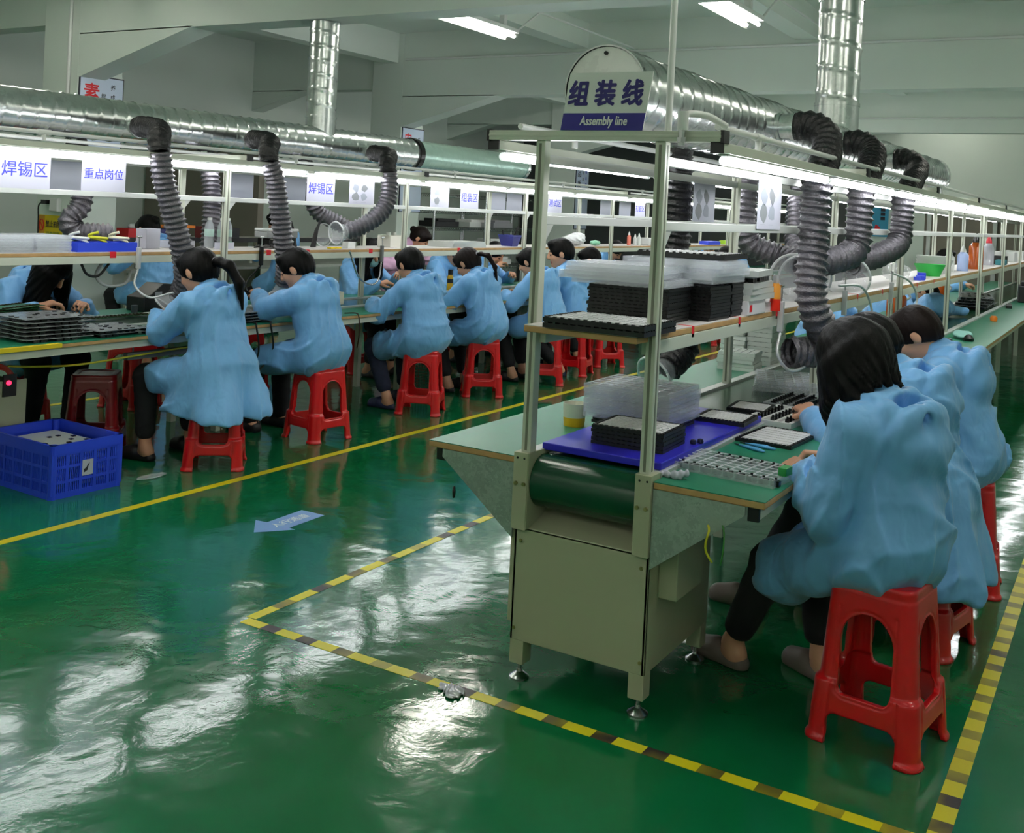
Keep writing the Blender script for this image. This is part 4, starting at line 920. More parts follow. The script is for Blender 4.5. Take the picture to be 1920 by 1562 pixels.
def sheet(label, xw, y0, y1, z0, z1, txt=None, pics=0, back=False, tilt=.0):
    t = thing('paper_sign', label, 'paper sign', (xw, (y0+y1)/2, z0))
    MB().box(xw, xw+.0012, y0, y1, z0, z1).build('sheet', PAPERB if back else PAPER, t)
    YX, YZ = (0, 1, 0), (0, 0, 1); w_ = y1-y0
    if txt:
        n = len(txt); M = frame_to(YX, YZ, (.0022, 0, (z1-z0)*.55)) if not back else frame_to((0, -1, 0), YZ, (-.001, 0, (z1-z0)*.5))
        lettering(txt, min(.105, w_*.86/n), mat('faint_print', (150, 152, 200), .6) if back else INK, t, M, .004 if not back else .0, width=w_*.88)
    if pics:
        b = MB(); r = random.Random(pics)
        for i in range(2):
            for j in range(2 if pics != 3 else 1):
                cy, cz = y0+w_*(.25+.34*j+.1*(pics == 3)), z0+(z1-z0)*(.68-.36*i)
                k = 9; pl = [(cy+w_*.13*(1+.25*r.uniform(-1, 1))*math.cos(2*PI*q/k), cz+.030*(1+.4*r.uniform(-1, 1))*math.sin(2*PI*q/k)) for q in range(k)]
                b.prism(pl, xw+.0013, xw+.0017, 0, 0 if (i+j) % 2 else 1)
                b.box(xw+.0013, xw+.0016, cy-w_*.1, cy+w_*.08, cz-.045, cz-.043, 1)
        b.build('printed_pictures', [GREYINK, mat('pale_print', (150, 156, 168), .6)], t)
    return t
sB, sR = -5.232, -5.70
sheet('paper sign with blue characters, largest, at the left end of the far bench', sB, 3.39, 3.70, 1.557, 1.752, '焊锡区')
sheet('paper sign with four blue characters beside the first hose', sB, 3.90, 4.205, 1.56, 1.748, '重点岗位')
sheet('paper sign with three blue characters behind the leaning worker', sB, 5.795, 6.105, 1.56, 1.74, '焊锡区')
sheet('sheet with four grey pictures between the middle and third hoses', sB, 6.275, 6.58, 1.555, 1.738, pics=1)
sheet('sheet with a grey and a blue picture right of the third hose', sB, 7.35, 7.63, 1.56, 1.745, pics=3)
sheet('paper sign with blue characters above the plaited worker', sB, 7.81, 8.11, 1.56, 1.745, '组装区')
sheet('paper sign with blue characters just right of the left front post', sB, 9.43, 9.73, 1.56, 1.742, '测试区')
sheet('paper sign with blue characters seen left of the right front post', sB, 11.6, 11.9, 1.56, 1.74, '打胶区')
sheet('back of a sheet on the rear rail between the two leftmost paper signs', sR, 4.0, 4.25, 1.56, 1.745, None, back=True)
sheet('back of a sheet with faint characters right of the second far bench post', sR, 5.475, 5.73, 1.56, 1.745, '焊锡区', back=True)
sheet('back of a sheet behind the middle hose of the far bench', sR, 5.94, 6.30, 1.56, 1.745, '焊锡', back=True)
sheet('back of a sheet on the rear rail above the tied-hair worker', sR, 9.04, 9.36, 1.56, 1.745, None, back=True)
sheet('back of a sheet with faint characters left of the left front post', sR, 9.38, 9.70, 1.56, 1.745, '组装区', back=True)
sheet('back of a sheet on the rear rail between the two front posts, left', sR, 11.6, 12.0, 1.56, 1.745, None, back=True)
sheet('back of a sheet with faint characters between the two front posts', sR, 12.15, 12.5, 1.56, 1.745, '打胶区', back=True)
sheet('white sheet seen from behind right of the right front post', -1.74, 4.49, 4.77, 1.545, 1.74, None, 2, back=True)
sheet('white instruction sheet with grey pictures beside the nearest right hose', -1.277, 3.98, 4.29, 1.545, 1.74, None, 2)
def poster(label, y, z1, kind):
    t = thing('wall_poster', label, 'poster', (-8.98, y+.26, z1-1.2))
    MB().box(-8.999, -8.985, y, y+.52, z1-1.2, z1).build('frame', mat('poster_frame', (40, 44, 60), .4), t)
    MB().box(-8.985, -8.983, y+.012, y+.508, z1-1.19, z1-.012).build('print', BOOK, t)
    YX, YZ = (0, 1, 0), (0, 0, 1)
    L = lambda s, sz, m, dy, dz, b=.01: lettering(s, sz, m, t, frame_to(YX, YZ, (.0, dy-.26, 1.2-dz)).__matmul__(Matrix.Translation((0, 0, -.0025))), b)
    if kind == 0:
        L('素', .19, REDINK, .14, .17, .02); L('质', .19, REDINK, .14, .40, .02); L('养', .06, BLKINK, .39, .10); L('成', .06, BLKINK, .39, .20); L('提', .06, BLKINK, .28, .20); L('高', .06, BLKINK, .28, .29)
    elif kind == 1:
        L('安', .17, REDINK, .14, .16, .02); L('全', .17, REDINK, .14, .38, .02); L('生', .06, BLKINK, .40, .15); L('产', .06, BLKINK, .40, .24); L('人', .05, BLKINK, .29, .22)
    else:
        L('品', .15, BLKINK, .13, .16, .015); L('质', .15, BLKINK, .13, .36, .015); L('为', .07, BLKINK, .28, .14); L('先', .07, BLKINK, .28, .26); L('精', .07, INK, .40, .12); L('益', .07, INK, .40, .24); L('求', .07, INK, .40, .36)
poster('framed blue poster with red character on the left column, above the duct', 6.63, 2.70, 0)
poster('framed blue poster with red character on the middle column, above the duct', 11.87, 2.66, 1)
poster('pale poster with dark character columns on the third column, between front posts', 17.22, 2.46, 2)
ys_ = thing('notice', 'yellow notice with black characters and a round sign on the left column', 'notice', (-9.31, 6.61, 1.086))
MB().box(-9.49, -9.13, 6.612, 6.619, 1.086, 1.29).build('plate', YEL, ys_)
MB().box(-9.488, -9.40, 6.609, 6.612, 1.09, 1.286).build('side_panel', mat('notice_ochre', (212, 150, 30), .5), ys_)
MB().tube([(-9.444+.034*math.cos(2*PI*k/24), 6.607, 1.19+.055*math.sin(2*PI*k/24)) for k in range(25)], .005, 6).tube([(-9.466, 6.607, 1.225), (-9.422, 6.607, 1.155)], .004, 6).build('round_symbol', REDINK, ys_, smooth=True)
lettering('禁止拍照', .072, BLKINK, ys_, frame_to(FX, FZ, (.05, -.004, .118)), .008, width=.235)
lettering('违者罚款', .03, mat('notice_green', (60, 120, 40), .5), ys_, frame_to(FX, FZ, (.05, -.004, .028)), 0, width=.21)
fan = thing('wall_fan', 'dark wall fan on the left column, seen behind the paper signs', 'fan', (-9.16, 6.5, 1.8))
MB().box(-9.2, -9.08, 6.55, 6.62, 1.55, 1.9).cyl((-9.14, 6.5, 1.82), (-9.14, 6.56, 1.82), .05, 20).build('bracket', mat('fan_grey', (92, 96, 96), .5), fan, bev=.004)
b = MB()
for rr in (.04, .07, .10, .13, .155): b.tube([(-9.10+rr*math.cos(2*PI*k/28), 6.46, 1.82+rr*math.sin(2*PI*k/28)) for k in range(29)], .003, 6)
for k in range(18): b.tube([(-9.10, 6.45, 1.82), (-9.10+.155*math.cos(2*PI*k/18), 6.46, 1.82+.155*math.sin(2*PI*k/18))], .002, 5)
b.build('cage', BLACK, fan)
for k in range(3):
    a = 2*PI*k/3; pl = [(-9.10+r*math.cos(a+w), 1.82+r*math.sin(a+w)) for r, w in ((.03, -.3), (.13, -.35), (.14, .25), (.03, .4))]
    MB().prism(pl, 6.485, 6.489, 1).build('blade', mat('fan_blade', (70, 74, 76), .4), fan)
so = thing('power_socket', 'white socket box with a black plug above the yellow notice', 'socket', (-9.2, 6.6, 1.4))
MB().box(-9.27, -9.15, 6.56, 6.618, 1.33, 1.46).build('box', PVC, so, bev=.008)
MB().box(-9.36, -9.29, 6.53, 6.6, 1.40, 1.44).tube(spline([(-9.36, 6.55, 1.42), (-9.42, 6.55, 1.38), (-9.43, 6.56, 1.25), (-9.44, 6.57, 1.05)]), .007, 8).build('plug', BLACK, so, smooth=50)
bp_ = thing('wall_poster', 'narrow turquoise poster with red figure on the far wall behind the hoses', 'poster', (-4.12, 20.15, 1.45))
MB().box(-4.27, -3.98, 20.17, 20.19, 1.40, 2.0).build('print', mat('turquoise', (40, 150, 190), .4), bp_)
b = MB()
for z in (1.9, 1.82, 1.74): b.box(-4.12, -4.04, 20.165, 20.17, z-.03, z+.03)
b.build('printed_blocks', BLKINK, bp_)
MB().prism([(-4.25, 1.45), (-4.10, 1.47), (-4.13, 1.58), (-4.2, 1.63)], 20.165, 20.17, 1).build('printed_figure', REDINK, bp_)
# ================================================================== TRAYS
r6 = random.Random(21)
def tray_mesh(wd, dp, ht, studs=True, insert=True):
    b = MB().box(-wd/2, wd/2, -dp/2, dp/2, 0, ht*.45)
    for s in (-1, 1):
        b.box(min(s*wd/2, s*(wd/2-.014)), max(s*wd/2, s*(wd/2-.014)), -dp/2, dp/2, ht*.45, ht*.8); b.box(-wd/2+.014, wd/2-.014, min(s*dp/2, s*(dp/2-.014)), max(s*dp/2, s*(dp/2-.014)), ht*.45, ht*.8)
    if studs:
        for s in (-1, 1):
            for k in range(13):
                y = -dp/2+.012+(dp-.024)*k/12; b.box(s*(wd/2-.007)-.006, s*(wd/2-.007)+.006, y-.004, y+.004, ht*.8, ht)
                x = -wd/2+.012+(wd-.024)*k/12; b.box(x-.005, x+.005, s*(dp/2-.007)-.005, s*(dp/2-.007)+.005, ht*.8, ht)
    return b
def insert_mesh(wd, dp, z0, z1):
    b = MB().box(-wd/2+.016, wd/2-.016, -dp/2+.016, dp/2-.016, z0, z1); nx, ny = 9, 7
    for i in range(nx):
        for j in range(ny):
            x = -wd/2+.03+(wd-.06)*i/(nx-1); y = -dp/2+.03+(dp-.06)*j/(ny-1); b.box(x-.008, x+.008, y-.003, y+.004, z1, z1+.0022)
    return b
WHT = mat('white_foam', (214, 214, 216), .6)
def black_tray(label, loc, rz=0, wd=.25, dp=.20, ht=.013, top=False, group=None):
    key = ('bt', wd, dp, ht, top)
    if key in PROTO: return dup(PROTO[key], loc, rz, label, group)
    t = thing('component_tray', label, 'tray', loc, rz, group)
    tray_mesh(wd, dp, ht).build('rim', BLACK, t, world=False)
    if top: insert_mesh(wd, dp, ht*.45, ht*.9).build('white_insert', WHT, t, world=False)
    PROTO[key] = t; return t
PROTO = {}
def blister(label, loc, rz=0, wd=.30, dp=.24, ht=.018, nx=7, ny=6, m=CLEAR, group=None, parts=None):
    key = ('bl', wd, dp, ht, nx, ny, m.name, parts is not None)
    if key in PROTO:
        o = PROTO[key].copy(); COL.objects.link(o); o.location = loc; o.rotation_euler = (0, 0, rz); o['label'] = label
        if group: o['group'] = group
        return o
    b = MB(); cw, cd = wd/nx, dp/ny
    if not parts: b.box(-wd/2-.006, wd/2+.006, -dp/2-.006, -dp/2, 0, ht).box(-wd/2-.006, wd/2+.006, dp/2, dp/2+.006, 0, ht).box(-wd/2-.006, -wd/2, -dp/2, dp/2, 0, ht).box(wd/2, wd/2+.006, -dp/2, dp/2, 0, ht)
    for i in range(nx):
        for j in range(ny):
            x0, y0 = -wd/2+cw*i, -dp/2+cd*j; a, c_ = .10, .22
            if parts:
                b.box(x0, x0+cw, y0, y0+cd, ht-.0045, ht-.001)
                if r6.random() < parts: b.box(x0+cw*.16, x0+cw*.84, y0+cd*.12, y0+cd*.88, .001, ht-.005, 1)
                elif r6.random() < .5: b.box(x0+cw*.3, x0+cw*.7, y0+cd*.3, y0+cd*.7, ht-.001, ht+.003, 1)
                continue
            o = [(x0, y0, ht), (x0+cw, y0, ht), (x0+cw, y0+cd, ht), (x0, y0+cd, ht)]
            m_ = [(x0+cw*a, y0+cd*a, ht*.98), (x0+cw*(1-a), y0+cd*a, ht*.98), (x0+cw*(1-a), y0+cd*(1-a), ht*.98), (x0+cw*a, y0+cd*(1-a), ht*.98)]
            n_ = [(x0+cw*c_, y0+cd*c_, .001), (x0+cw*(1-c_), y0+cd*c_, .001), (x0+cw*(1-c_), y0+cd*(1-c_), .001), (x0+cw*c_, y0+cd*(1-c_), .001)]
            b.add(o+m_+n_, [(4+q, 4+(q+1) % 4, 8+(q+1) % 4, 8+q) for q in range(4)]+[(8, 9, 10, 11)]); b.add(o+m_, [(q, (q+1) % 4, 4+(q+1) % 4, 4+q) for q in range(4)], 2)
    o = one('blister_tray', label, 'tray', b, [m, BLACKG, CEDGE if m in (CLEAR, CLEAR3) else m], loc, rz, group); PROTO[key] = o; return o
def stack(n, fn, loc, dz, rz, jit, **k):
    x, y, z = loc
    for i in range(n):
        fn(loc=(x+r6.uniform(-jit, jit), y+r6.uniform(-jit, jit), z+dz*i), rz=rz+r6.uniform(-jit, jit)*4, label=k['top_label'] if (i == n-1 and 'top_label' in k) else k['label'], group=k['group'] if not (i == n-1 and 'top_label' in k) else None, **k.get('kw', {}))
# ---- signed bench: conveyor end
bb_ = one('blue_board', 'thick royal blue board lying over the green conveyor end', 'board', MB().box(-.218, .218, -.52, .52, 0, .024), BLUEB, (-1.493, 3.648, .7645), 0, bev=.003)
Z0 = .789
stack(5, black_tray, (-1.452, 3.345, Z0), .0135, .03, .002, label='black tray in the low stack at the front of the blue board', group='low stack of black trays on the blue board', top_label='black tray with white parts topping the low stack on the blue board', kw=dict(wd=.262, dp=.215, top=True))
stack(2, black_tray, (-1.585, 3.69, Z0), .0135, .0, .002, label='black tray carrying the clear trays on the blue board', group='black trays under the clear trays', kw=dict(wd=.31, dp=.26))
stack(6, blister, (-1.585, 3.675, Z0+.028), .0185, .0, .006, label='clear empty tray in the stack on the blue board', group='clear trays stacked on the blue board', top_label='topmost clear empty tray of the stack on the blue board', kw=dict(wd=.33, dp=.30, ht=.03))
black_tray('black tray with white parts alone at the right rear of the blue board', (-1.36, 3.98, Z0), .05, .20, .20, .018, True)
black_tray('small black tray with white parts behind the blue board', (-1.40, 4.42, .7645), .1, .17, .20, .015, True)
for i, (x, y) in enumerate(((-1.30, 3.47), (-1.285, 3.50))):
    one('rubber_plug', 'small dark plug on the blue board, %s the two' % ('nearer of' if i == 0 else 'farther of'), 'plug', MB().lathe([(.0001, 0), (.010, 0), (.012, .006), (.009, .014), (.0001, .016)], n=14), mat('ink_blue_rubber', (24, 22, 60), .4), (x, y, Z0), smooth=40)
# right wing
T0 = .7507
ct = blister('clear lidded tray of small parts at the near right corner of the signed bench', (-1.105, 3.345, T0), -.10, .36, .235, .024, 9, 6, CLEAR, parts=None)
pm = None
def part_row(n, p0, p1, label, group, sz=(.014, .009, .018), m=BLACKG, rz=0):
    global pm
    for i in range(n):
        t_ = i/(n-1); p = Vector(p0).lerp(Vector(p1), t_)
        if (sz, m.name) not in PROTO:
            b = MB().box(-sz[0], sz[0], -sz[1], sz[1], 0, sz[2]).cyl((0, 0, sz[2]), (0, 0, sz[2]*1.5), sz[1]*.5, 8)
            PROTO[(sz, m.name)] = one('small_part', label, 'small part', b, m, p, rz, group)
        else:
            o = PROTO[(sz, m.name)].copy(); COL.objects.link(o); o.location = p; o.rotation_euler = (0, 0, rz); o['label'] = label; o['group'] = group
part_row(9, (-1.255, 3.268, T0+.002), (-.935, 3.236, T0+.002), 'small black part in the front row of the near clear tray', 'black parts in the front row of the near clear tray', rz=-.1)
part_row(8, (-1.20, 3.458, T0+.002), (-.925, 3.43, T0+.002), 'small dark part in the back row of the near clear tray', 'dark parts in the back row of the near clear tray', rz=-.1)
gb = one('green_clip', 'green block clipped to the right end of the near clear tray', 'clip', MB().box(-.014, .014, -.026, .026, 0, .026), mat('clip_green', (20, 140, 60), .4), (-.928, 3.31, T0+.0245), -.1, bev=.002)
black_tray('black tray with white parts beside the tweezers', (-1.145, 3.955, T0), -.06, .215, .31, .014, True)
tz = mat('light_blue_plastic', (86, 160, 214), .35)
def tweezers(label, loc, rz):
    t = thing('tweezers', label, 'tweezers', loc, rz)
    for s in (-1, 1): MB().tube([(-.062, 0, .004), (-.03, s*.004, .005), (.02, s*.008, .006), (.06, s*.003, .005)], [.0025, .0045, .0055, .003], 8).build('arm', tz, t, smooth=True, world=False)
    MB().tube([(-.085, 0, .0035), (-.062, 0, .004)], [.001, .003], 8).build('tip', BLACK, t, smooth=True, world=False)
tweezers('light blue tweezers nearer the white tray of parts', (-1.15, 3.76, T0), -.2); tweezers('light blue tweezers nearer the clear tray of parts', (-1.165, 3.705, T0), -.45)
wt = thing('component_tray', 'white tray with three rows of black parts and a green clip', 'tray', (-1.245, 4.375, T0), -.05)
b = tray_mesh(.20, .40, .028, False)
for k in range(4): b.box(-.09+.06*k-.006, -.09+.06*k+.006, -.18, .18, .012, .022)
b.build('rim', mat('white_tray', (222, 222, 222), .4), wt, world=False)
MB().box(-.098, -.07, -.21, -.19, .0, .032).build('clip', mat('clip_green', (20, 140, 60), .4), wt, world=False)
for q in range(3): part_row(8, (-1.305+.06*q, 4.22, T0+.0127), (-1.29+.06*q, 4.50, T0+.0127), 'small black part standing in the white tray', 'black parts in the white tray', (.007, .009, .018))
gt_ = blister('smoked clear tray of black parts behind the white tray', (-1.29, 4.76, T0), -.04, .21, .30, .02, 4, 9, CLEAR2)
for q in range(4): part_row(9, (-1.365+.05*q, 4.63, T0+.003), (-1.355+.05*q, 4.89, T0+.003), 'small black part in the smoked clear tray', 'black parts in the smoked clear tray', (.012, .010, .022))
stack(3, blister, (-1.45, 5.12, .7645), .0185, .3, .012, label='clear empty tray lying on the belt beyond the smoked tray', group='clear trays on the belt', kw=dict(wd=.30, dp=.36, ht=.02))
bag = SDF(); bag.ell((0, 0, .045), (.10, .09, .05), .02).ell((.05, .05, .06), (.07, .06, .06), .02)
P, Q = bag.mesh(.008, lambda X, Y, Z: (.012*np.abs(np.sin(50*X+30*Y+20*np.sin(30*Z)))).astype(np.float32))
o = np_mesh('plastic_bag', P, Q, clearmat('film', (230, 234, 236), .28, .08), None); o.location = (-1.30, 5.22, T0-.004); tag(o, 'crumpled clear plastic bag on the table behind the tray of parts', 'plastic bag')
# paper wad at the right post
S = SDF(); S.cap((-.02, 0, .008), (.03, 0, .010), .010, .012, .01).cap((.03, 0, .012), (.055, .01, .02), .013, .010, .01)
P, Q = S.mesh(.003, lambda X, Y, Z: (.003*np.sin(260*X+180*Y)).astype(np.float32)); o = np_mesh('tissue_wad', P, Q, PAPER, None); o.location = (-1.245, 3.12, T0-.0005); tag(o, 'crumpled white tissue at the foot of the right front post', 'tissue')
cu = thing('plastic_cup', 'white cup with yellow lower half on the left wing of the signed bench', 'cup', (-1.845, 3.62, T0))
MB().lathe([(.0001, 0), (.040, 0), (.042, .022), (.0425, .034)], (-1.845, 3.62, T0), 28).build('yellow_base', mat('cup_yellow', (226, 178, 30), .4), cu, smooth=50)
MB().lathe([(.0425, .034), (.046, .088), (.044, .088), (.040, .036), (.0001, .034)], (-1.845, 3.62, T0), 28).build('wall', mat('cup_white', (224, 224, 206), .4), cu, smooth=50)
# shelf of the signed bench
S0 = 1.2035
black_tray('wide black tray with white parts at the front edge of the shelf, upper of two', (-1.455, 3.075, S0+.0185), .02, .35, .27, .018, True)
black_tray('wide black tray at the front edge of the shelf, lower of two', (-1.455, 3.075, S0), .02, .35, .27, .018)
one('black_ring', 'small black ring at the left front corner of the shelf', 'ring', MB().tube([(.011*math.cos(2*PI*k/20), 0, .013+.011*math.sin(2*PI*k/20)) for k in range(21)], .003, 8), BLACK, (-1.66, 3.04, S0+.0025), .4, smooth=True)
stack(10, black_tray, (-1.53, 3.47, S0), .0125, .05, .004, label='black tray in the nearest tall stack on the shelf', group='nearest tall stack of black trays on the shelf', kw=dict(wd=.30, dp=.24))
stack(10, black_tray, (-1.455, 3.735, S0), .0125, .0, .003, label='black tray in the middle tall stack on the shelf', group='middle tall stack of black trays on the shelf', kw=dict(wd=.27, dp=.22))
stack(11, black_tray, (-1.46, 3.97, S0), .0125, .03, .003, label='black tray in the farthest tall stack on the shelf', group='farthest tall stack of black trays on the shelf', kw=dict(wd=.27, dp=.22))
stack(4, blister, (-1.56, 3.42, S0+.127), .016, .1, .02, label='clear empty tray in the front pile over the black stacks', group='clear trays piled over the near black stack', top_label='topmost clear tray of the front pile over the black stacks', kw=dict(wd=.34, dp=.28, ht=.026))
stack(5, blister, (-1.47, 3.74, S0+.138), .014, .02, .02, label='clear empty tray in the rear pile over the black stacks', group='clear trays piled over the farther black stacks', kw=dict(wd=.36, dp=.32, ht=.026))
black_tray('black tray with a white sheet lying on top of the clear trays', (-1.475, 3.84, S0+.222), .05, .34, .32, .022, True)
# boxes and parts trays
wb = thing('white_box', 'white carton with a red mark at the right edge of the shelf', 'box', (-1.31, 4.14, S0))
MB().box(-1.385, -1.30, 4.0, 4.22, S0, S0+.055).build('carton', mat('carton_white', (226, 222, 226), .45), wb, bev=.002)
MB().box(-1.2998, -1.2993, 4.02, 4.05, S0+.012, S0+.04).build('red_mark', REDT, wb)
one('white_box', 'low white carton just behind the marked carton on the shelf', 'box', MB().box(-.05, .05, -.07, .07, 0, .036), mat('carton_white', (226, 222, 226), .45), (-1.36, 4.31, S0), 0, bev=.002)
for i in range(5):
    blister('clear parts tray with dark contents, second from top over the white carton' if i == 3 else 'topmost clear parts tray over the white carton' if i == 4 else 'white parts tray stacked over the white carton',
            (-1.372+r6.uniform(-.004, .004), 4.16+r6.uniform(-.006, .006), S0+.056+.024*i), .03*i, .15, .30, .023, 5, 8, CLEAR2 if i == 3 else mat('cloudy_tray', (206, 210, 206), .35, alpha=.9), 'parts trays over the white carton' if i < 3 else None, parts=.8 if i == 3 else None)
ob = thing('spray_bottle', 'orange and red bottle with clear cap at the shelf edge', 'bottle', (-1.297, 4.345, S0))
MB().lathe([(.0001, 0), (.021, 0), (.022, .005), (.022, .05)], (-1.297, 4.345, S0), 20).build('red_label', mat('bottle_red', (220, 40, 20), .3), ob, smooth=50)
MB().lathe([(.022, .05), (.021, .10), (.012, .118), (.012, .125), (.0001, .125)], (-1.297, 4.345, S0), 20).build('orange_neck', mat('bottle_orange', (230, 150, 50), .25, alpha=.85), ob, smooth=50)
MB().lathe([(.014, .116), (.014, .15), (.0001, .152)], (-1.297, 4.345, S0), 16).build('cap', CLEAR2, ob, smooth=50)
for i, (y, xx) in enumerate(((3.425, 0), (3.915, 0), (4.397, 0), (5.9, 0), (6.55, 0), (7.7, 0), (8.4, 0))):
    b = MB().box(-1.3045, -1.3035, y-.011, y+.011, 1.165, 1.2035).box(-1.36, -1.3045, y-.006, y+.006, 1.2032, 1.2040)
    one('tape_mark', '%s red tape mark from the near end on the signed bench shelf edge' % ORD[i], 'tape mark', b, REDT, (0, 0, 0))
for i, y in enumerate((4.16, 5.46, 5.86, 6.6, 7.86)):
    one('tape_mark', '%s red tape mark from the left on the far bench shelf edge' % ORD[i], 'tape mark', MB().box(-5.2535, -5.2525, y-.022, y+.022, 1.168, 1.2035).box(-5.29, -5.2535, y-.02, y+.02, 1.2032, 1.204), REDT, (0, 0, 0))
# under the shelf: white and black stacks
for i, (x, y, n, l) in enumerate(((-1.99, 6.0, 12, 'left'), (-1.84, 6.04, 12, 'right'))):
    stack(n, blister, (x, y, .7507), .027, .03, .005, label='milky clear tray in the tall %s stack under the shelf' % l, group='tall %s stack of milky trays under the shelf' % l, kw=dict(wd=.13, dp=.30, ht=.025, nx=4, ny=7, m=CLEAR3))
stack(5, blister, (-1.88, 5.68, .7507), .02, .1, .004, label='milky clear tray in the low front stack under the shelf', group='low front stack of milky trays under the shelf', kw=dict(wd=.19, dp=.20, ht=.019, nx=5, ny=5, m=CLEAR3))
stack(7, black_tray, (-1.41, 5.78, .7645), .02, .1, .008, label='black tray in the stack behind the milky trays under the shelf', group='black trays behind the milky trays', kw=dict(wd=.14, dp=.22, ht=.014))
# ================================================================== BLUE CRATE
CX, CY, CR = -4.905, 3.57, -.03
cr = thing('storage_crate', 'blue slotted plastic crate on the floor by the far bench', 'crate', (CX, CY, 0), CR)
def crate_wall(L, hgt, th, m):
    # slotted panel in the x-z plane, centred on x; ribs + bars so that the slots are real openings
    b = MB(); nb = int(round(L/.085)); cw = L/nb
    for k in range(nb+1): b.box(-L/2+cw*k-.008, -L/2+cw*k+.008, -th/2-.004, th/2, .02, hgt)
    for z in (0.0, .075, .150, .215): b.box(-L/2, L/2, -th/2-.003, th/2, z, z+.014 if z else .03)
    b.box(-L/2, L/2, -th/2-.008, th/2+.003, hgt-.05, hgt)
    for k in range(nb):
        for j in range(6):
            x = -L/2+cw*k+.008+(cw-.016)*(j+.5)/6; b.box(x-.003, x+.003, -th/2, th/2-.002, .02, hgt-.04)
    return b
W_, D_, H_ = .56, .40, .275
for (L, px, py, rz) in ((W_, 0, -D_/2, 0), (W_, 0, D_/2, PI), (D_, W_/2, 0, PI/2), (D_, -W_/2, 0, -PI/2)):
    o = crate_wall(L, H_, .006, 0).build('side_panel', BLUEP, cr, world=False); o.location = (px, py, 0); o.rotation_euler = (0, 0, rz)
b = MB().box(-W_/2, W_/2, -D_/2, D_/2, 0, .008)
b.build('base', BLUEP, cr, world=False)
for sx in (-1, 1):
    for sy in (-1, 1): MB().cyl((sx*(W_/2-.012), sy*(D_/2-.012), 0), (sx*(W_/2-.012), sy*(D_/2-.012), H_), .022, 16).build('corner_post', BLUEP, cr, smooth=40, world=False)
lb = MB().box(W_/2+.005, W_/2+.0062, -.045, .035, .095, .175).build('label', PAPER, cr, world=False)
MB().prism([(-.02, .11), (.0, .12), (.004, .14), (.012, .158), (.0, .15), (-.008, .135), (-.022, .128)], W_/2+.0062, W_/2+.0066, 0).build('mark', BLKINK, lb, world=False)
for i in range(7):
    blister('smoked tray of small parts in the blue crate' if i < 6 else 'topmost smoked tray of small parts in the blue crate', (CX, CY, (.014+.031*i)), CR, .46, .31, .026, 8, 6, CLEAR3, 'trays stacked in the blue crate' if i < 6 else None, parts=.3)
one('tape_mark', 'yellow tape strip on the far bench table edge at the left end', 'tape mark', MB().box(-4.8535, -4.8525, 3.06, 3.55, .73, .7505).box(-4.885, -4.8535, 3.06, 3.55, .7506, .7512), YEL, (0, 0, 0))
one('tape_mark', 'short yellow tape piece on the far bench table edge by the smoked trays', 'tape mark', MB().box(-4.8535, -4.8525, 4.16, 4.24, .735, .7505).box(-4.885, -4.8535, 4.16, 4.24, .7506, .7512), YEL, (0, 0, 0))
# ================================================================== FAR BENCH: TABLE
for i in range(6):
    blister('smoked tray of black parts in the big stack on the far bench' if i < 5 else 'topmost smoked tray of the big stack on the far bench', (-5.10+r6.uniform(-.006, .006), 3.60+r6.uniform(-.006, .006), T0+.0215*i), -.05+r6.uniform(-.02, .02), .33, .40, .0205, 7, 9, CLEAR2, 'big stack of smoked trays on the far bench' if i < 5 else None, parts=.6)
for i in range(2):
    blister('%s of the two smoked trays right of the big stack' % ('lower', 'upper')[i], (-5.055+.015*i, 4.0-.02*i, T0+.0215*i), -.02, .30, .34, .0205, 7, 8, CLEAR2, None, parts=.5)
for i in range(4):
    blister('smoked tray of parts between the first two workers' if i < 3 else 'topmost smoked tray of parts between the first two workers', (-5.04, 5.02, T0+.0185*i), .03*i, .22, .26, .018, 5, 6, CLEAR2, 'smoked trays between the first two workers' if i < 3 else None, parts=.6)
def pcb(label, loc, rz, wd, dp, group=None):
    key = ('pcb', wd, dp)
    if key in PROTO:
        return dup(PROTO[key], loc, rz, label, group)
    t = thing('circuit_board', label, 'circuit board', loc, rz, group)
    b = MB().box(-wd/2, wd/2, -dp/2, dp/2, 0, .0025); n = int(dp/.03) if dp > .1 else 1
    for k in range(n):
        for j in ((-1, 1) if n > 2 else (0,)): b.box(j*wd*.3-.009, j*wd*.3+.009, -dp/2+.012+k*.03, -dp/2+.028+k*.03,   .0025, .009, 1)
    b.build('board', [PCB, mat('gold_and_black', (58, 52, 30), .4, metal=.3)], t, world=False); PROTO[key] = t; return t
for i in range(9): pcb('green circuit board in the pile before the long-haired worker' if i < 8 else 'topmost green circuit board of the pile before the long-haired worker', (-5.74, 3.80+.006*i, T0+.0125*i), .1+.03*i, .20, .34, 'circuit boards piled on the far bench' if i < 8 else None)
pcb('long narrow circuit board strip lying across the far bench', (-5.60, 4.45, .7645), .05, .07, .55)
pcb('short circuit board strip at the table edge of the far bench', (-5.0, 4.28, T0), .2, .05, .14)
mc = thing('soldering_station', 'black bench machine with a white label behind the ponytailed worker', 'machine', (-5.88, 4.98, T0))
MB().prism([(4.86, .751), (5.14, .751), (5.14, .93), (5.02, .94), (4.92, .87), (4.86, .85)], -5.98, -5.80, 0).build('body', BLACK, mc, bev=.006)
MB().box(-5.7995, -5.7985, 4.95, 5.01, .84, .885).build('label', PAPER, mc)
MB().cyl((-5.82, 4.80, .751), (-5.82, 4.80, .80), .022, 16).build('knob', mat('grey_knob', (70, 74, 80), .4), mc, smooth=40)
pcb('circuit piece held by the ponytailed worker', (-5.045, 4.33, .845), .5, .05, .075)['label'] = 'pale circuit piece held by the ponytailed worker'
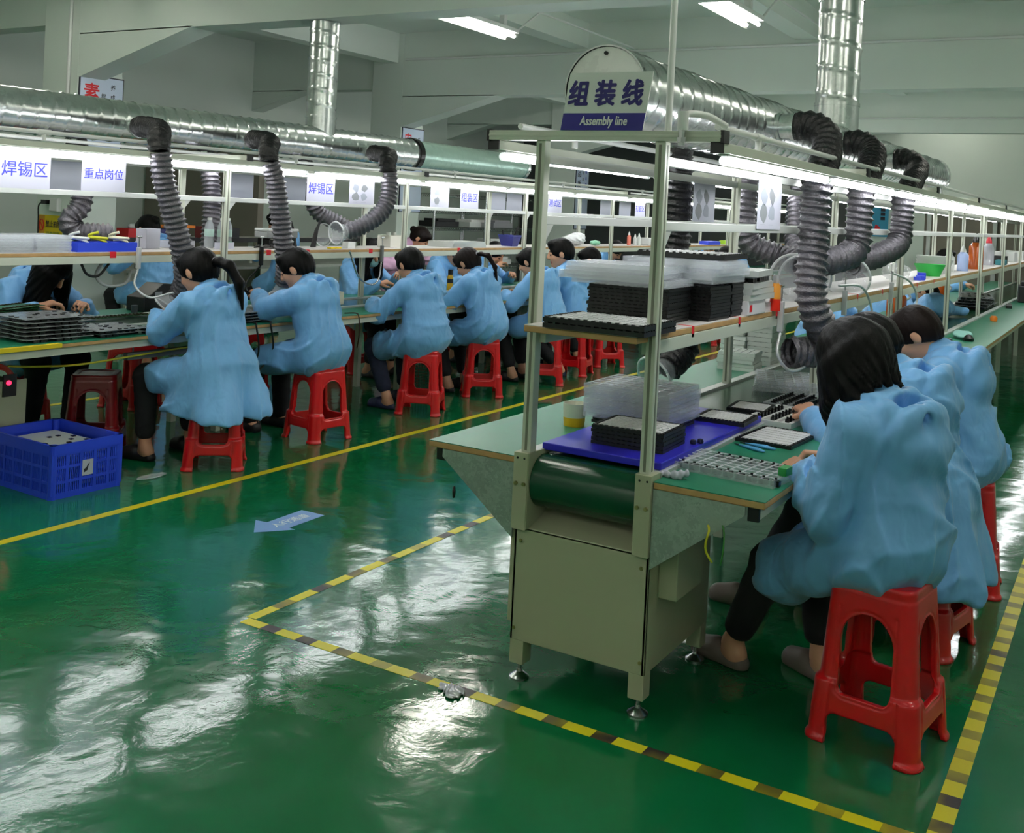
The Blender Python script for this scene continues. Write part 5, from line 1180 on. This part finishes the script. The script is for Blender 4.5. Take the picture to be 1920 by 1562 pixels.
for i, (x, y, h_, l) in enumerate(((-5.36, 6.33, .10, 'nearer'), (-5.80, 6.42, .12, 'farther'))):
    t = thing('white_box', '%s white terminal box on the far bench by the masked worker' % l, 'box', (x, y, T0 if i else .7645))
    z = T0 if i else .7645
    MB().box(x-.035, x+.035, y-.055, y+.055, z, z+h_).build('body', BEIGEB, t, bev=.003); MB().box(x-.02, x+.02, y-.03, y+.03, z+h_, z+h_+.006).build('cap', PVC, t)
yb = thing('glue_bottle', 'yellow bottle with black cap on the far bench before the plaited worker', 'bottle', (-5.80, 8.55, T0))
MB().lathe([(.0001, 0), (.03, 0), (.03, .13), (.02, .15), (.0001, .15)], (-5.80, 8.55, T0), 20).build('body', mat('bottle_yellow', (224, 172, 30), .35), yb, smooth=50)
MB().lathe([(.024, .15), (.024, .20), (.0001, .2)], (-5.80, 8.55, T0), 16).build('cap', BLACK, yb, smooth=50)
MB().lathe([(.0305, .07), (.0305, .11)], (-5.80, 8.55, T0), 20).build('label', BLKINK, yb, smooth=True)
sw = thing('cable_switch', 'black switch plate with red lit button on the far bench cabinet', 'switch', (-5.213, 3.50, .43))
MB().box(-5.2145, -5.208, 3.46, 3.54, .43, .55).build('plate', BLACK, sw, bev=.002)
MB().cyl((-5.209, 3.49, .505), (-5.200, 3.49, .505), .013, 16).build('button', mat('red_lamp', (255, 40, 80), .3, emit=2.2), sw, smooth=40)
one('cable', 'yellow cable strung along under the far bench table edge', 'cable', MB().tube(spline([(-5.19, 3.47, .60), (-5.18, 3.6, .585), (-5.0, 3.75, .60), (-4.93, 4.05, .625), (-4.92, 4.35, .64), (-4.92, 4.7, .65)]), .006, 8), mat('cable_yellow', (206, 190, 50), .5), (0, 0, 0), smooth=True)
for i, (y, l) in enumerate(((4.95, 'left'), (5.08, 'right'))):
    one('cable', 'black cable hanging from the far bench between the first two workers, %s one' % l, 'cable', MB().tube(spline([(-5.0, y, .757), (-4.86, y, .765), (-4.838, y, .74), (-4.845, y+.03, .55), (-4.93, y-.05, .38), (-5.0, y+.06, .2), (-5.0, y+.1, .01)]), .006, 8), BLACK, (0, 0, 0), smooth=True)
one('cable', 'brown cable dangling at the table edge behind the short-haired worker', 'cable', MB().tube(spline([(-4.95, 5.95, .757), (-4.865, 5.97, .765), (-4.84, 5.98, .74), (-4.845, 6.0, .62), (-4.9, 6.05, .5)]), .005, 8), mat('cable_brown', (60, 40, 30), .5), (0, 0, 0), smooth=True)
one('power_strip', 'grey power strip under the far bench table behind the yellow cable', 'power strip', MB().box(-4.99, -4.95, 4.05, 4.75, .60, .64).box(-4.975, -4.97, 4.1, 4.11, .64, .685).box(-4.975, -4.97, 4.69, 4.7, .64, .685), mat('strip_grey', (104, 108, 106), .5), (0, 0, 0), bev=.003)
one('cable', 'black cable loop hanging under the far shelf below the blue tray', 'cable', MB().tube(spline([(-5.30, 3.98, 1.13), (-5.30, 4.02, 1.07), (-5.30, 4.10, 1.06), (-5.30, 4.17, 1.13)]), .008, 8), BLACK, (0, 0, 0), smooth=True)
one('cable', 'pale grey cable loop hanging under the far shelf beside the black one', 'cable', MB().tube(spline([(-5.40, 4.20, 1.13), (-5.40, 4.16, 1.05), (-5.38, 4.22, .99), (-5.36, 4.34, 1.0), (-5.38, 4.40, 1.08)]), .010, 8), mat('cable_pale', (196, 200, 200), .45), (0, 0, 0), smooth=True)
gm = MB()
for k in range(9):
    q = -.10+.025*k
    for s in (-1, 1): gm.box(q-.003, q+.003, s*.10-.002, s*.10+.002, 0, .26).box(s*.10-.002, s*.10+.002, q-.003, q+.003, 0, .26)
for k in range(10):
    for s in (-1, 1): gm.box(-.103, .103, s*.10-.003, s*.10+.003, .026*k, .026*k+.006).box(s*.10-.003, s*.10+.003, -.103, .103, .026*k, .026*k+.006)
gm.box(-.1, .1, -.1, .1, 0, .006)
one('mesh_bin', 'dark green mesh waste bin under the far bench behind the short-haired worker', 'bin', gm, mat('bin_green', (30, 96, 70), .5), (-5.02, 7.06, 0), .2)
MB().lathe([(.0001, -.012), (.006, -.010), (.008, 0), (.006, .010), (.0001, .012)], (-1.985, 3.012, .592), 12, M=Matrix.Diagonal((.8, .8, 1.8))).build('grommet', BLACK, LA, smooth=True)
# ================================================================== FAR BENCH: SHELF
for q, (y, n) in enumerate(((3.28, 6), (3.56, 6), (3.80, 6))):
    stack(n, blister, (-5.40, y-.03, S0), .0155, 0, .004, label='clear tray in the %s pile on the far shelf, left of the blue tray' % ORD[q], group='%s pile of clear trays on the far shelf' % ORD[q], kw=dict(wd=.26, dp=.21, ht=.019))
bt = thing('parts_tray', 'blue divided tray of cables on the far bench shelf', 'tray', (-5.36, 4.13, S0))
b = MB().box(-5.44, -5.275, 3.93, 4.35, S0, S0+.006)
for x in (-5.44, -5.281): b.box(x, x+.006, 3.93, 4.35, S0+.006, S0+.055)
for y in (3.93, 4.07, 4.21, 4.344): b.box(-5.434, -5.281, y, y+.006, S0+.006, S0+.055)
b.build('tray', BLUEP, bt, bev=.001)
for i, (y, r_, m, l) in enumerate(((4.00, .05, PVC, 'white cable coil at the left of the blue tray'), (4.13, .05, mat('cable_lime', (206, 206, 40), .5), 'yellow-green cable coil in the middle of the blue tray'), (4.28, .055, mat('cable_cream', (226, 220, 190), .5), 'cream cable loop at the right of the blue tray'))):
    pts = [(-5.36+.055*math.cos(a*.7), y+r_*math.sin(a*.7), S0+.03+.016*a/3+.02*math.sin(a*.35)) for a in range(0, 18)]
    one('cable_coil', l, 'cable', MB().tube(spline(pts), .008, 8), m, (0, 0, 0), smooth=True)
one('white_box', 'folded white paper box behind the steel gooseneck on the far shelf', 'box', MB().box(-.04, .04, -.07, .07, 0, .13), PAPER, (-5.55, 4.66, S0), .2, bev=.002)
one('clear_box', 'low clear box beside the folded paper box on the far shelf', 'box', MB().box(-.06, .06, -.10, .10, 0, .05), clearmat('clear_box', (216, 216, 226), .6, .15), (-5.58, 4.93, S0), 0, bev=.004)
def bottle(label, x, y, r=.033, h=.21):
    key = ('wb', r, h)
    if key in PROTO: return dup(PROTO[key], (x, y, S0), 0, label)
    t = thing('water_bottle', label, 'bottle', (x, y, S0))
    MB().lathe([(.0001, 0), (r, .0), (r, h*.25), (r*.93, h*.3), (r, h*.35), (r, h*.68), (r*.8, h*.8), (r*.42, h*.92), (r*.42, h*.94)], n=20).build('body', clearmat('clear_bottle', (224, 230, 236), .35, .08), t, smooth=50, world=False)
    MB().lathe([(r*1.01, h*.38), (r*1.01, h*.62)], n=20).build('label', mat('bottle_label', (186, 214, 206), .4), t, smooth=True, world=False)
    MB().lathe([(r*.5, h*.92), (r*.5, h), (.0001, h)], n=14).build('cap', PVC, t, smooth=50, world=False); PROTO[key] = t; return t
bottle('clear water bottle on the far shelf, left of three', -5.55, 5.18); bottle('clear water bottle on the far shelf, middle of three', -5.49, 5.24); bottle('clear water bottle on the far shelf, right of three', -5.53, 5.33)
one('label_green', 'green and white label card before the water bottles', 'card', MB().box(-.001, .001, -.03, .03, 0, .05), mat('card_green', (60, 170, 120), .5), (-5.45, 5.27, S0)); bpy.data.objects['label_green'].name = 'label_card'
one('paper_card', 'white printed card at the foot of the water bottles', 'card', MB().box(-.001, .001, -.09, .09, 0, .045), PAPER, (-5.42, 5.20, S0))
S = SDF()
for k in range(14): S.cap((r6.uniform(-.05, .05), r6.uniform(-.16, .16), .008), (r6.uniform(-.05, .05), r6.uniform(-.16, .16), .022), .006, .006, .004)
P, Q = S.mesh(.004); o = np_mesh('cable_pile', P, Q, BLACK, None); o.location = (-5.42, 5.62, S0); tag(o, 'tangle of thin black cables on the far shelf right of the post', 'cables', kind='stuff')
pr_ = thing('printer', 'grey and white bench instrument behind the black cables, far shelf', 'instrument', (-5.9, 5.95, S0))
MB().box(-5.63, -5.5, 5.72, 6.0, S0, S0+.07).build('body', BLACKG, pr_, bev=.01); MB().box(-5.64, -5.5, 5.70, 6.02, S0+.07, S0+.12).build('lid', clearmat('grey_lid', (170, 172, 172), .8, .2), pr_, bev=.008); MB().box(-5.64, -5.49, 5.70, 6.02, S0+.12, S0+.14).build('top_panel', PVC, pr_, bev=.006)
fb = MB()
for k, (dy, h_, ln) in enumerate(((0, .25, .05), (.05, .20, .04), (-.06, .16, .03), (.22, .26, -.10))):
    fb.prism([(dy-.03, 0), (dy+.03, 0), (dy+.02-ln*.3, h_*.5), (dy-ln, h_), (dy-.02-ln*.3, h_*.5)], -.004+.02*k, .004+.02*k, 0)
one('plastic_fins', 'black curved plastic fins standing on the far shelf by the middle hose', 'plastic part', fb, BLACK, (-5.6, 6.02, S0), 0, bev=.002)
sh = thing('suction_hood', 'clear funnel hood lying on the far shelf right of the middle hose', 'hood', (-5.55, 6.45, S0))
M_ = Vector((0, 0, 1)).rotation_difference(Vector((-.1, -1, .05))).to_matrix()
MB().lathe([(.035, -.14), (.035, 0), (.05, .06), (.09, .13)], (-5.55, 6.50, S0+.092), 30, M=M_).build('cone', HOODM, sh, smooth=True)
MB().tube([(-5.55+.09*math.cos(2*PI*k/30), 6.37, S0+.094+.09*math.sin(2*PI*k/30)) for k in range(31)], .004, 8).build('hood_rim', clearmat('clear_rim', (228, 230, 232), .6, .15), sh, smooth=True)
one('white_block', 'small white block before the clear funnel hood on the far shelf', 'box', MB().box(-.03, .03, -.045, .045, 0, .05), PVC, (-5.38, 6.48, S0), 0, bev=.002)
one('yellow_tag', 'yellow strip lying before the clear funnel hood on the far shelf', 'tag', MB().box(-.02, .02, -.07, .07, 0, .012), YEL, (-5.34, 6.26, S0), .1, bev=.003)
wx = thing('white_box', 'white box with lid knobs at the far shelf by the second post', 'box', (-5.47, 7.14, S0))
MB().box(-5.54, -5.40, 7.04, 7.23, S0, S0+.10).build('body', mat('box_cream', (224, 222, 212), .5), wx, bev=.003); [MB().cyl((-5.47, q, S0+.10), (-5.47, q, S0+.125), .02, 12).build('knob', PVC, wx, smooth=40) for q in (7.10, 7.18)]
for i in range(3): blister('white flat tray on the far shelf above the plaited worker' if i < 2 else 'topmost white flat tray on the far shelf above the plaited worker', (-5.40, 8.05, S0+.016*i), .02*i, .26, .55, .02, 5, 9, mat('cloudy_tray', (206, 210, 206), .35, alpha=.9), 'white flat trays on the far shelf' if i < 2 else None)
bk = thing('basket', 'dark blue basket of tools on the far shelf', 'basket', (-5.44, 9.05, S0))
b = MB().lathe([(.0001, 0), (.085, 0), (.12, .10), (.126, .10), (.122, .112), (.115, .104), (.082, .006)], n=4, M=Matrix.Rotation(PI/4, 3, 'Z') @ Matrix.Diagonal((1, 1.25, 1))); b.build('body', mat('basket_blue', (36, 44, 130), .4), bk, world=False)
MB().cyl((0, .05, .02), (.02, .12, .2), .010, 8).cyl((-.02, -.05, .02), (-.04, -.08, .16), .009, 8).build('tool_handle', BLACK, bk, world=False)
S = SDF(); S.ell((0, 0, .05), (.12, .22, .07), .03).ell((.02, .08, .09), (.08, .12, .05), .03)
P, Q = S.mesh(.01, lambda X, Y, Z: (.012*np.abs(np.sin(30*X+24*Y+9*np.sin(20*Z)))).astype(np.float32)); o = np_mesh('plastic_bag', P, Q, mat('bag_white', (226, 228, 228), .4, alpha=.92), None); o.location = (-5.40, 10.35, S0+.016); tag(o, 'puffed white plastic bag on the far shelf between the front posts', 'plastic bag')
P, Q = SDF().ell((0, 0, .03), (.05, .10, .035), .02).mesh(.009, lambda X, Y, Z: (.008*np.abs(np.sin(40*X+34*Y))).astype(np.float32)); o = np_mesh('plastic_bag', P, Q, mat('bag_green', (150, 216, 180), .4, alpha=.9), None); o.location = (-5.31, 10.72, S0+.006); tag(o, 'small pale green bag in front of the white bag', 'plastic bag')
def squeeze(label, x, y, h_, m, capm=PVC, z=S0, r=.024):
    t = thing('squeeze_bottle', label, 'bottle', (x, y, z))
    MB().lathe([(.0001, 0), (r, 0), (r, h_*.62), (r*.6, h_*.72), (r*.5, h_*.74), (.0001, h_*.74)], n=18).build('body', m, t, smooth=50, world=False)
    MB().lathe([(r*.55, h_*.74), (r*.5, h_*.82), (r*.14, h_), (.0001, h_)], n=14).build('nozzle', capm, t, smooth=50, world=False); return t
squeeze('white bottle with red label on the far shelf, left of the right front post', -5.36, 11.75, .17, mat('label_redwhite', (222, 120, 100), .4)); squeeze('white squeeze bottle beside the red-labelled one', -5.36, 11.93, .14, NATURAL); squeeze('white squeeze bottle, third from the red-labelled one', -5.36, 12.05, .15, NATURAL)
one('white_box', 'white tub behind the squeeze bottles on the far shelf', 'box', MB().box(-.07, .07, -.11, .11, 0, .09), PVC, (-5.40, 12.4, S0), 0, bev=.01)
# ================================================================== SIGNED BENCH, FARTHER SHELF AND TABLE
def bowl(label, loc, r, h_, m, group=None):
    return one('bowl', label, 'bowl', MB().lathe([(.0001, 0), (r*.7, 0), (r, h_), (r+.006, h_), (r+.004, h_-.008), (r*.68, .006), (.0001, .006)], n=32), m, loc, 0, group, smooth=40)
bowl('translucent green bowl on the shelf of the signed bench', (-1.43, 8.97, S0), .115, .095, GREENP)
for i in range(3): bowl('white bowl stacked behind the green bowl' if i < 2 else 'topmost white bowl stacked behind the green bowl', (-1.47, 9.3, S0+.028*i), .12, .10, NATURAL, 'white bowls behind the green bowl' if i < 2 else None)
bowl('clear bowl behind the white bowls, nearer the tall bottles', (-1.46, 9.62, S0), .11, .12, NATURAL)
squeeze('tall clear bottle with pale blue liquid on the signed bench shelf', -1.40, 10.6, .24, clearmat('pale_blue_liquid', (176, 196, 240), .8, .1), r=.05)
squeeze('tall amber spray bottle on the signed bench shelf', -1.38, 11.35, .36, AMBER, BLACKG, r=.07)
squeeze('white bottle just left of the pale blue bottle on the shelf', -1.46, 10.2, .21, NATURAL, r=.045)
squeeze('clear spray bottle with red nozzle farther along the shelf', -1.45, 13.0, .34, clearmat('clear_box', (216, 216, 226), .6, .15), mat('nozzle_red', (200, 20, 40), .4), r=.06)
one('black_box', 'small black box beyond the amber bottle on the shelf', 'box', MB().box(-.08, .08, -.15, .15, 0, .10), BLACK, (-1.42, 13.8, S0), 0, bev=.004)
one('teal_box', 'small teal box before the black box on the shelf', 'box', MB().box(-.05, .05, -.12, .12, 0, .06), mat('teal_box', (60, 140, 150), .5), (-1.36, 13.45, S0), 0, bev=.004)
for i, (y, l) in enumerate(((15.4, 'nearer'), (16.6, 'farther'))): one('white_box', '%s white carton at the far end of the signed bench shelf' % l, 'box', MB().box(-.12, .12, -.2, .2, 0, .13), PVC, (-1.5, y, S0), 0, bev=.004)
one('blue_clips', 'heap of small bright blue clips on the shelf before the green bowl', 'clips', MB().box(-.03, .03, -.05, .05, 0, .03).box(-.02, .04, .06, .12, 0, .05).box(-.05, 0, -.12, -.07, 0, .025), mat('clip_blue', (60, 80, 220), .4), (-1.36, 8.15, S0), .2, bev=.002)
P, Q = SDF().ell((0, 0, .05), (.10, .16, .07), .03).mesh(.01, lambda X, Y, Z: (.014*np.abs(np.sin(30*X+24*Y+9*np.sin(20*Z)))).astype(np.float32)); o = np_mesh('plastic_bag', P, Q, clearmat('film', (230, 234, 236), .28, .08), None); o.location = (-1.42, 7.55, S0+.02); tag(o, 'clear crumpled bag on the shelf beyond the third hood', 'plastic bag')
P, Q = SDF().ell((0, 0, .02), (.07, .12, .03), .02).ell((.03, -.10, .015), (.05, .06, .02), .02).mesh(.008, lambda X, Y, Z: (.006*np.sin(50*X+44*Y)).astype(np.float32)); o = np_mesh('folded_cloth', P, Q, TEAL, None); o.location = (-1.13, 8.72, T0+.008); tag(o, 'pale teal cloth on the right wing beside the third worker', 'cloth')
one('rubber_stopper', 'black cap piece lying by the teal cloth', 'cap', MB().lathe([(.0001, 0), (.035, 0), (.04, .02), (.02, .045), (.0001, .05)], n=18), BLACK, (-1.06, 8.55, T0), smooth=50)
one('rubber_stopper', 'small black piece on the right wing near the post', 'cap', MB().lathe([(.0001, 0), (.025, 0), (.028, .015), (.0001, .025)], n=14), BLACK, (-1.18, 8.4, T0), smooth=50)
one('orange_piece', 'orange piece lying on the far right wing of the signed bench', 'small part', MB().lathe([(.0001, 0), (.03, 0), (.035, .03), (.02, .05), (.0001, .05)], n=14), ORANGE, (-1.12, 10.7, T0), smooth=50)
one('black_strip', 'black strip tool lying at the far end of the right wing', 'tool', MB().box(-.03, .03, -.2, .2, 0, .03), BLACK, (-1.2, 12.9, T0), .1, bev=.005)
for i, (x, y, h_, l) in enumerate(((-1.10, 14.2, .20, 'nearer'), (-1.05, 15.2, .28, 'farther'))): one('bench_instrument', '%s dark instrument on the far right wing of the signed bench' % l, 'instrument', MB().box(-.13, .13, -.25, .25, 0, h_).box(-.10, .10, -.2, .2, h_, h_+.05), BLACK, (x, y, T0), .1, bev=.012)
for i, (x, y) in enumerate(((-1.9, 10.2), (-1.85, 12.3))):
    t = thing('jerry_can', '%s of the two amber jerry cans under the signed bench shelf' % ('nearer', 'farther')[i], 'jerry can', (x, y, T0))
    MB().lathe([(.0001, 0), (.085, 0), (.09, .02), (.09, .18), (.05, .23), (.03, .24), (.0001, .24)], (x, y, T0), 24).build('body', AMBER, t, smooth=40); MB().tube(spline([(x+.07, y, T0+.16), (x+.12, y, T0+.19), (x+.09, y, T0+.23), (x+.03, y, T0+.24)]), .011, 8).build('handle', NATURAL, t, smooth=True); MB().cyl((x, y, T0+.24), (x, y, T0+.27), .025, 14).build('cap', PVC, t, smooth=40)
for i in range(4): blister('clear tray of parts on the belt below the amber cans' if i < 3 else 'topmost clear tray of parts on the belt below the amber cans', (-1.5, 12.5, .7645+.03*i), .05*i, .34, 1.1, .029, 5, 14, CLEAR2, 'clear trays below the amber cans' if i < 3 else None, parts=.4)
P, Q = SDF().ell((0, 0, .07), (.17, .30, .10), .03).ell((.02, -.12, .12), (.12, .16, .09), .03).cap((.1, .2, .05), (.22, .34, .03), .05, .04, .03).mesh(.012, lambda X, Y, Z: (-.016*(1-np.abs(np.sin(16*X+13*Y+9*Z+2*np.sin(9*Y))))**2).astype(np.float32)); o = np_mesh('folded_smock', P, Q, SMOCK, None); o.location = (-1.62, 10.5, .775); tag(o, 'crumpled blue smock lying on the signed bench below the amber cans', 'smock')
one('small_box', 'lime green box on the far shelf beyond the white tub', 'box', MB().box(-.06, .06, -.14, .14, 0, .06), mat('lime_box', (170, 214, 50), .5), (-5.33, 15.2, S0), 0, bev=.004)
one('small_box', 'blue box on the far shelf beyond the white tub', 'box', MB().box(-.07, .07, -.25, .25, 0, .05), mat('clip_blue', (60, 80, 220), .4), (-5.33, 14.5, S0), 0, bev=.004)
# ================================================================== REAR BENCH AND RACK
rbn = thing('rear_bench', 'grey workbench with upper shelf along the column row at the left rear', 'workbench', (-9.4, 9.5, 0))
MB().box(-9.8, -8.95, 7.3, 11.7, .72, .75).build('table_top', mat('grey_top', (176, 180, 172), .45), rbn); MB().box(-9.5, -9.05, 7.25, 11.7, 1.05, 1.075).build('shelf_board', WHITE, rbn); MB().box(-9.05, -9.03, 7.25, 11.7, 1.03, 1.085).build('shelf_edge', BLACK, rbn)
for y in (7.35, 9.5, 11.6):
    for x in (-9.75, -9.05): MB().box(x-.02, x+.02, y-.02, y+.02, 0, .72).build('leg', PAINT, rbn)
    MB().box(-9.47, -9.43, y-.02, y+.02, .75, 1.05).build('upright', PAINT, rbn)
def bin_(label, y, L, m, h_=.07):
    b = MB().box(-9.25, -9.06, y, y+L, 1.076, 1.082).box(-9.07, -9.06, y, y+L, 1.082, 1.076+h_).box(-9.25, -9.24, y, y+L, 1.082, 1.076+h_).box(-9.24, -9.07, y, y+.01, 1.082, 1.076+h_).box(-9.24, -9.07, y+L-.01, y+L, 1.082, 1.076+h_)
    return one('parts_bin', label, 'bin', b, m, (0, 0, 0))
bin_('red parts bin on the rear shelf beside the left column', 7.35, .36, RED, .10); bin_('navy parts bin on the rear shelf right of the red bin', 7.76, .20, mat('bin_navy', (40, 44, 110), .4), .10)
bin_('blue parts bin on the rear shelf behind the first hose', 7.98, .14, BLUEP, .11); bin_('crimson parts bin on the rear shelf right of the first hose', 8.42, .16, DRED, .13); bin_('black parts bin on the rear shelf before the water bottles', 8.62, .3, BLACK, .12)
one('orange_tray', 'orange tray laid over the blue bin on the rear shelf', 'tray', MB().box(-.10, .08, -.22, .2, 0, .03), ORANGE, (-9.15, 8.06, 1.187), 0, bev=.004)
P, Q = SDF().ell((0, 0, .03), (.07, .12, .04), .02).mesh(.009, lambda X, Y, Z: (.008*np.abs(np.sin(40*X+34*Y))).astype(np.float32)); o = np_mesh('plastic_bag', P, Q, mat('bag_white', (226, 228, 228), .4, alpha=.92), None); o.location = (-9.15, 7.53, 1.165); tag(o, 'clear bag heaped in the red parts bin', 'plastic bag')
kt = thing('metal_kettle', 'shiny metal container on the rear bench by the elbow of the worker', 'container', (-9.05, 7.6, .75))
MB().lathe([(.0001, 0), (.05, 0), (.055, .02), (.055, .13), (.05, .135), (.0001, .135)], (-9.05, 7.6, .75), 24).build('body', STEEL, kt, smooth=50); MB().box(-9.1, -9.0, 7.48, 7.53, .75, .80).build('stand', BLACK, kt)
rk = thing('wire_rack', 'chrome wire shelving rack beyond the far bench, stacked with trays', 'rack', (-9.0, 14.0, 0))
for y in (12.55, 13.95, 14.0, 15.5):
    for x in (-9.3, -8.85): MB().cyl((x, y, 0), (x, y, 1.95), .02, 12).build('post', STEEL, rk, smooth=40)
for z in (.35, .65, .95, 1.25, 1.5, 1.75):
    b = MB()
    for x in (-9.3, -8.85):
        b.tube([(x, 12.55, z), (x, 15.5, z)], .007, 6).tube([(x, 12.55, z-.04), (x, 15.5, z-.04)], .006, 6)
        for k in range(60): y = 12.55+2.95*k/60; b.tube([(x, y, z-.04), (x, y+.025, z), (x, y+.049, z-.04)], .004, 4)
    for k in range(31): b.tube([(-9.3, 12.55+2.95*k/30, z+.004), (-8.85, 12.55+2.95*k/30, z+.004)], .004, 4)
    b.build('wire_shelf', STEEL, rk)
for i, (y, z, m, l) in enumerate(((13.0, 1.262, BLACK, 'black reels on the rack shelf'), (13.9, 1.262, PVC, 'white cartons on the rack shelf'), (14.6, 1.262, mat('carton_grey', (150, 150, 156), .5), 'grey cartons on the rack shelf'), (13.2, .662, PVC, 'white tray pack low on the rack'), (14.5, .962, NATURAL, 'milky tray pack midway on the rack'), (14.6, .662, PVC, 'white tray pack low at the right of the rack'))):
    one('carton', l, 'carton', MB().box(-.16, .16, -.3, .3, 0, .08).box(-.14, .12, -.2, .26, .08, .12), m, (-9.07, y, z), 0, bev=.004)
# small bits on the floor
S = SDF(); S.ell((0, 0, .003), (.05, .03, .004), .01).ell((.03, -.03, .003), (.03, .03, .004), .01)
P, Q = S.mesh(.003, lambda X, Y, Z: (.0016*np.sin(260*X+190*Y+3*np.sin(90*X))).astype(np.float32)); o = np_mesh('foil_scrap', P, Q, mat('foil', (180, 182, 184), .3, metal=.8), None); o.location = (-1.86, 2.86, .0025); tag(o, 'crumpled silver foil scrap stuck over the hazard tape', 'scrap')
P, Q = SDF().ell((0, 0, .003), (.04, .10, .004), .01).mesh(.004, lambda X, Y, Z: (.0018*np.sin(110*X+80*Y)).astype(np.float32)); o = np_mesh('plastic_film', P, Q, clearmat('film', (230, 234, 236), .28, .08), None); o.location = (-4.62, 3.98, .003); tag(o, 'scrap of clear film on the floor right of the blue crate', 'scrap')
one('ground_wire', 'yellow and green earth wire hanging from the right bracket of the signed bench', 'wire', MB().tube(spline([(-1.07, 3.018, .655), (-1.06, 3.0, .645), (-1.068, 2.998, .61), (-1.066, 3.0, .58), (-1.05, 3.01, .55)]), .0035, 8), mat('wire_yellow', (200, 190, 40), .5), (0, 0, 0), smooth=True)
one('ground_wire', 'green wire hanging at the tip of the right bracket', 'wire', MB().tube(spline([(-1.03, 3.03, .66), (-1.02, 3.02, .64), (-1.02, 3.02, .59), (-1.03, 3.03, .54)]), .0025, 8), mat('wire_green', (60, 130, 50), .5), (0, 0, 0), smooth=True)
hr = thing('hanger_rod', 'thin white hanger rod from the cross bar up to the ceiling beside the sign', 'rod', (-1.28, 3.06, 1.842))
MB().cyl((-1.28, 3.06, 1.842), (-1.28, 3.06, 3.98), .011, 12).build('rod', PVC, hr, smooth=40)
cf = thing('pipe_fitting', 'white pipe valve fitting on the front cross bar, right of the rod', 'fitting', (-1.205, 3.0, 1.81))
MB().cyl((-1.21, 3.005, 1.842), (-1.21, 3.005, 1.90), .017, 16).tube(spline([(-1.21, 3.005, 1.885), (-1.2, 3.03, 1.895), (-1.16, 3.08, 1.893), (-1.12, 3.14, 1.866)]), .011, 10).build('elbow', PVC, cf, smooth=50); MB().cyl((-1.21, 3.0, 1.795), (-1.21, 3.0, 1.842), .011, 12).cyl((-1.21, 3.0, 1.805), (-1.21, 3.0, 1.82), .015, 6).build('brass_valve', STEEL, cf, smooth=40)
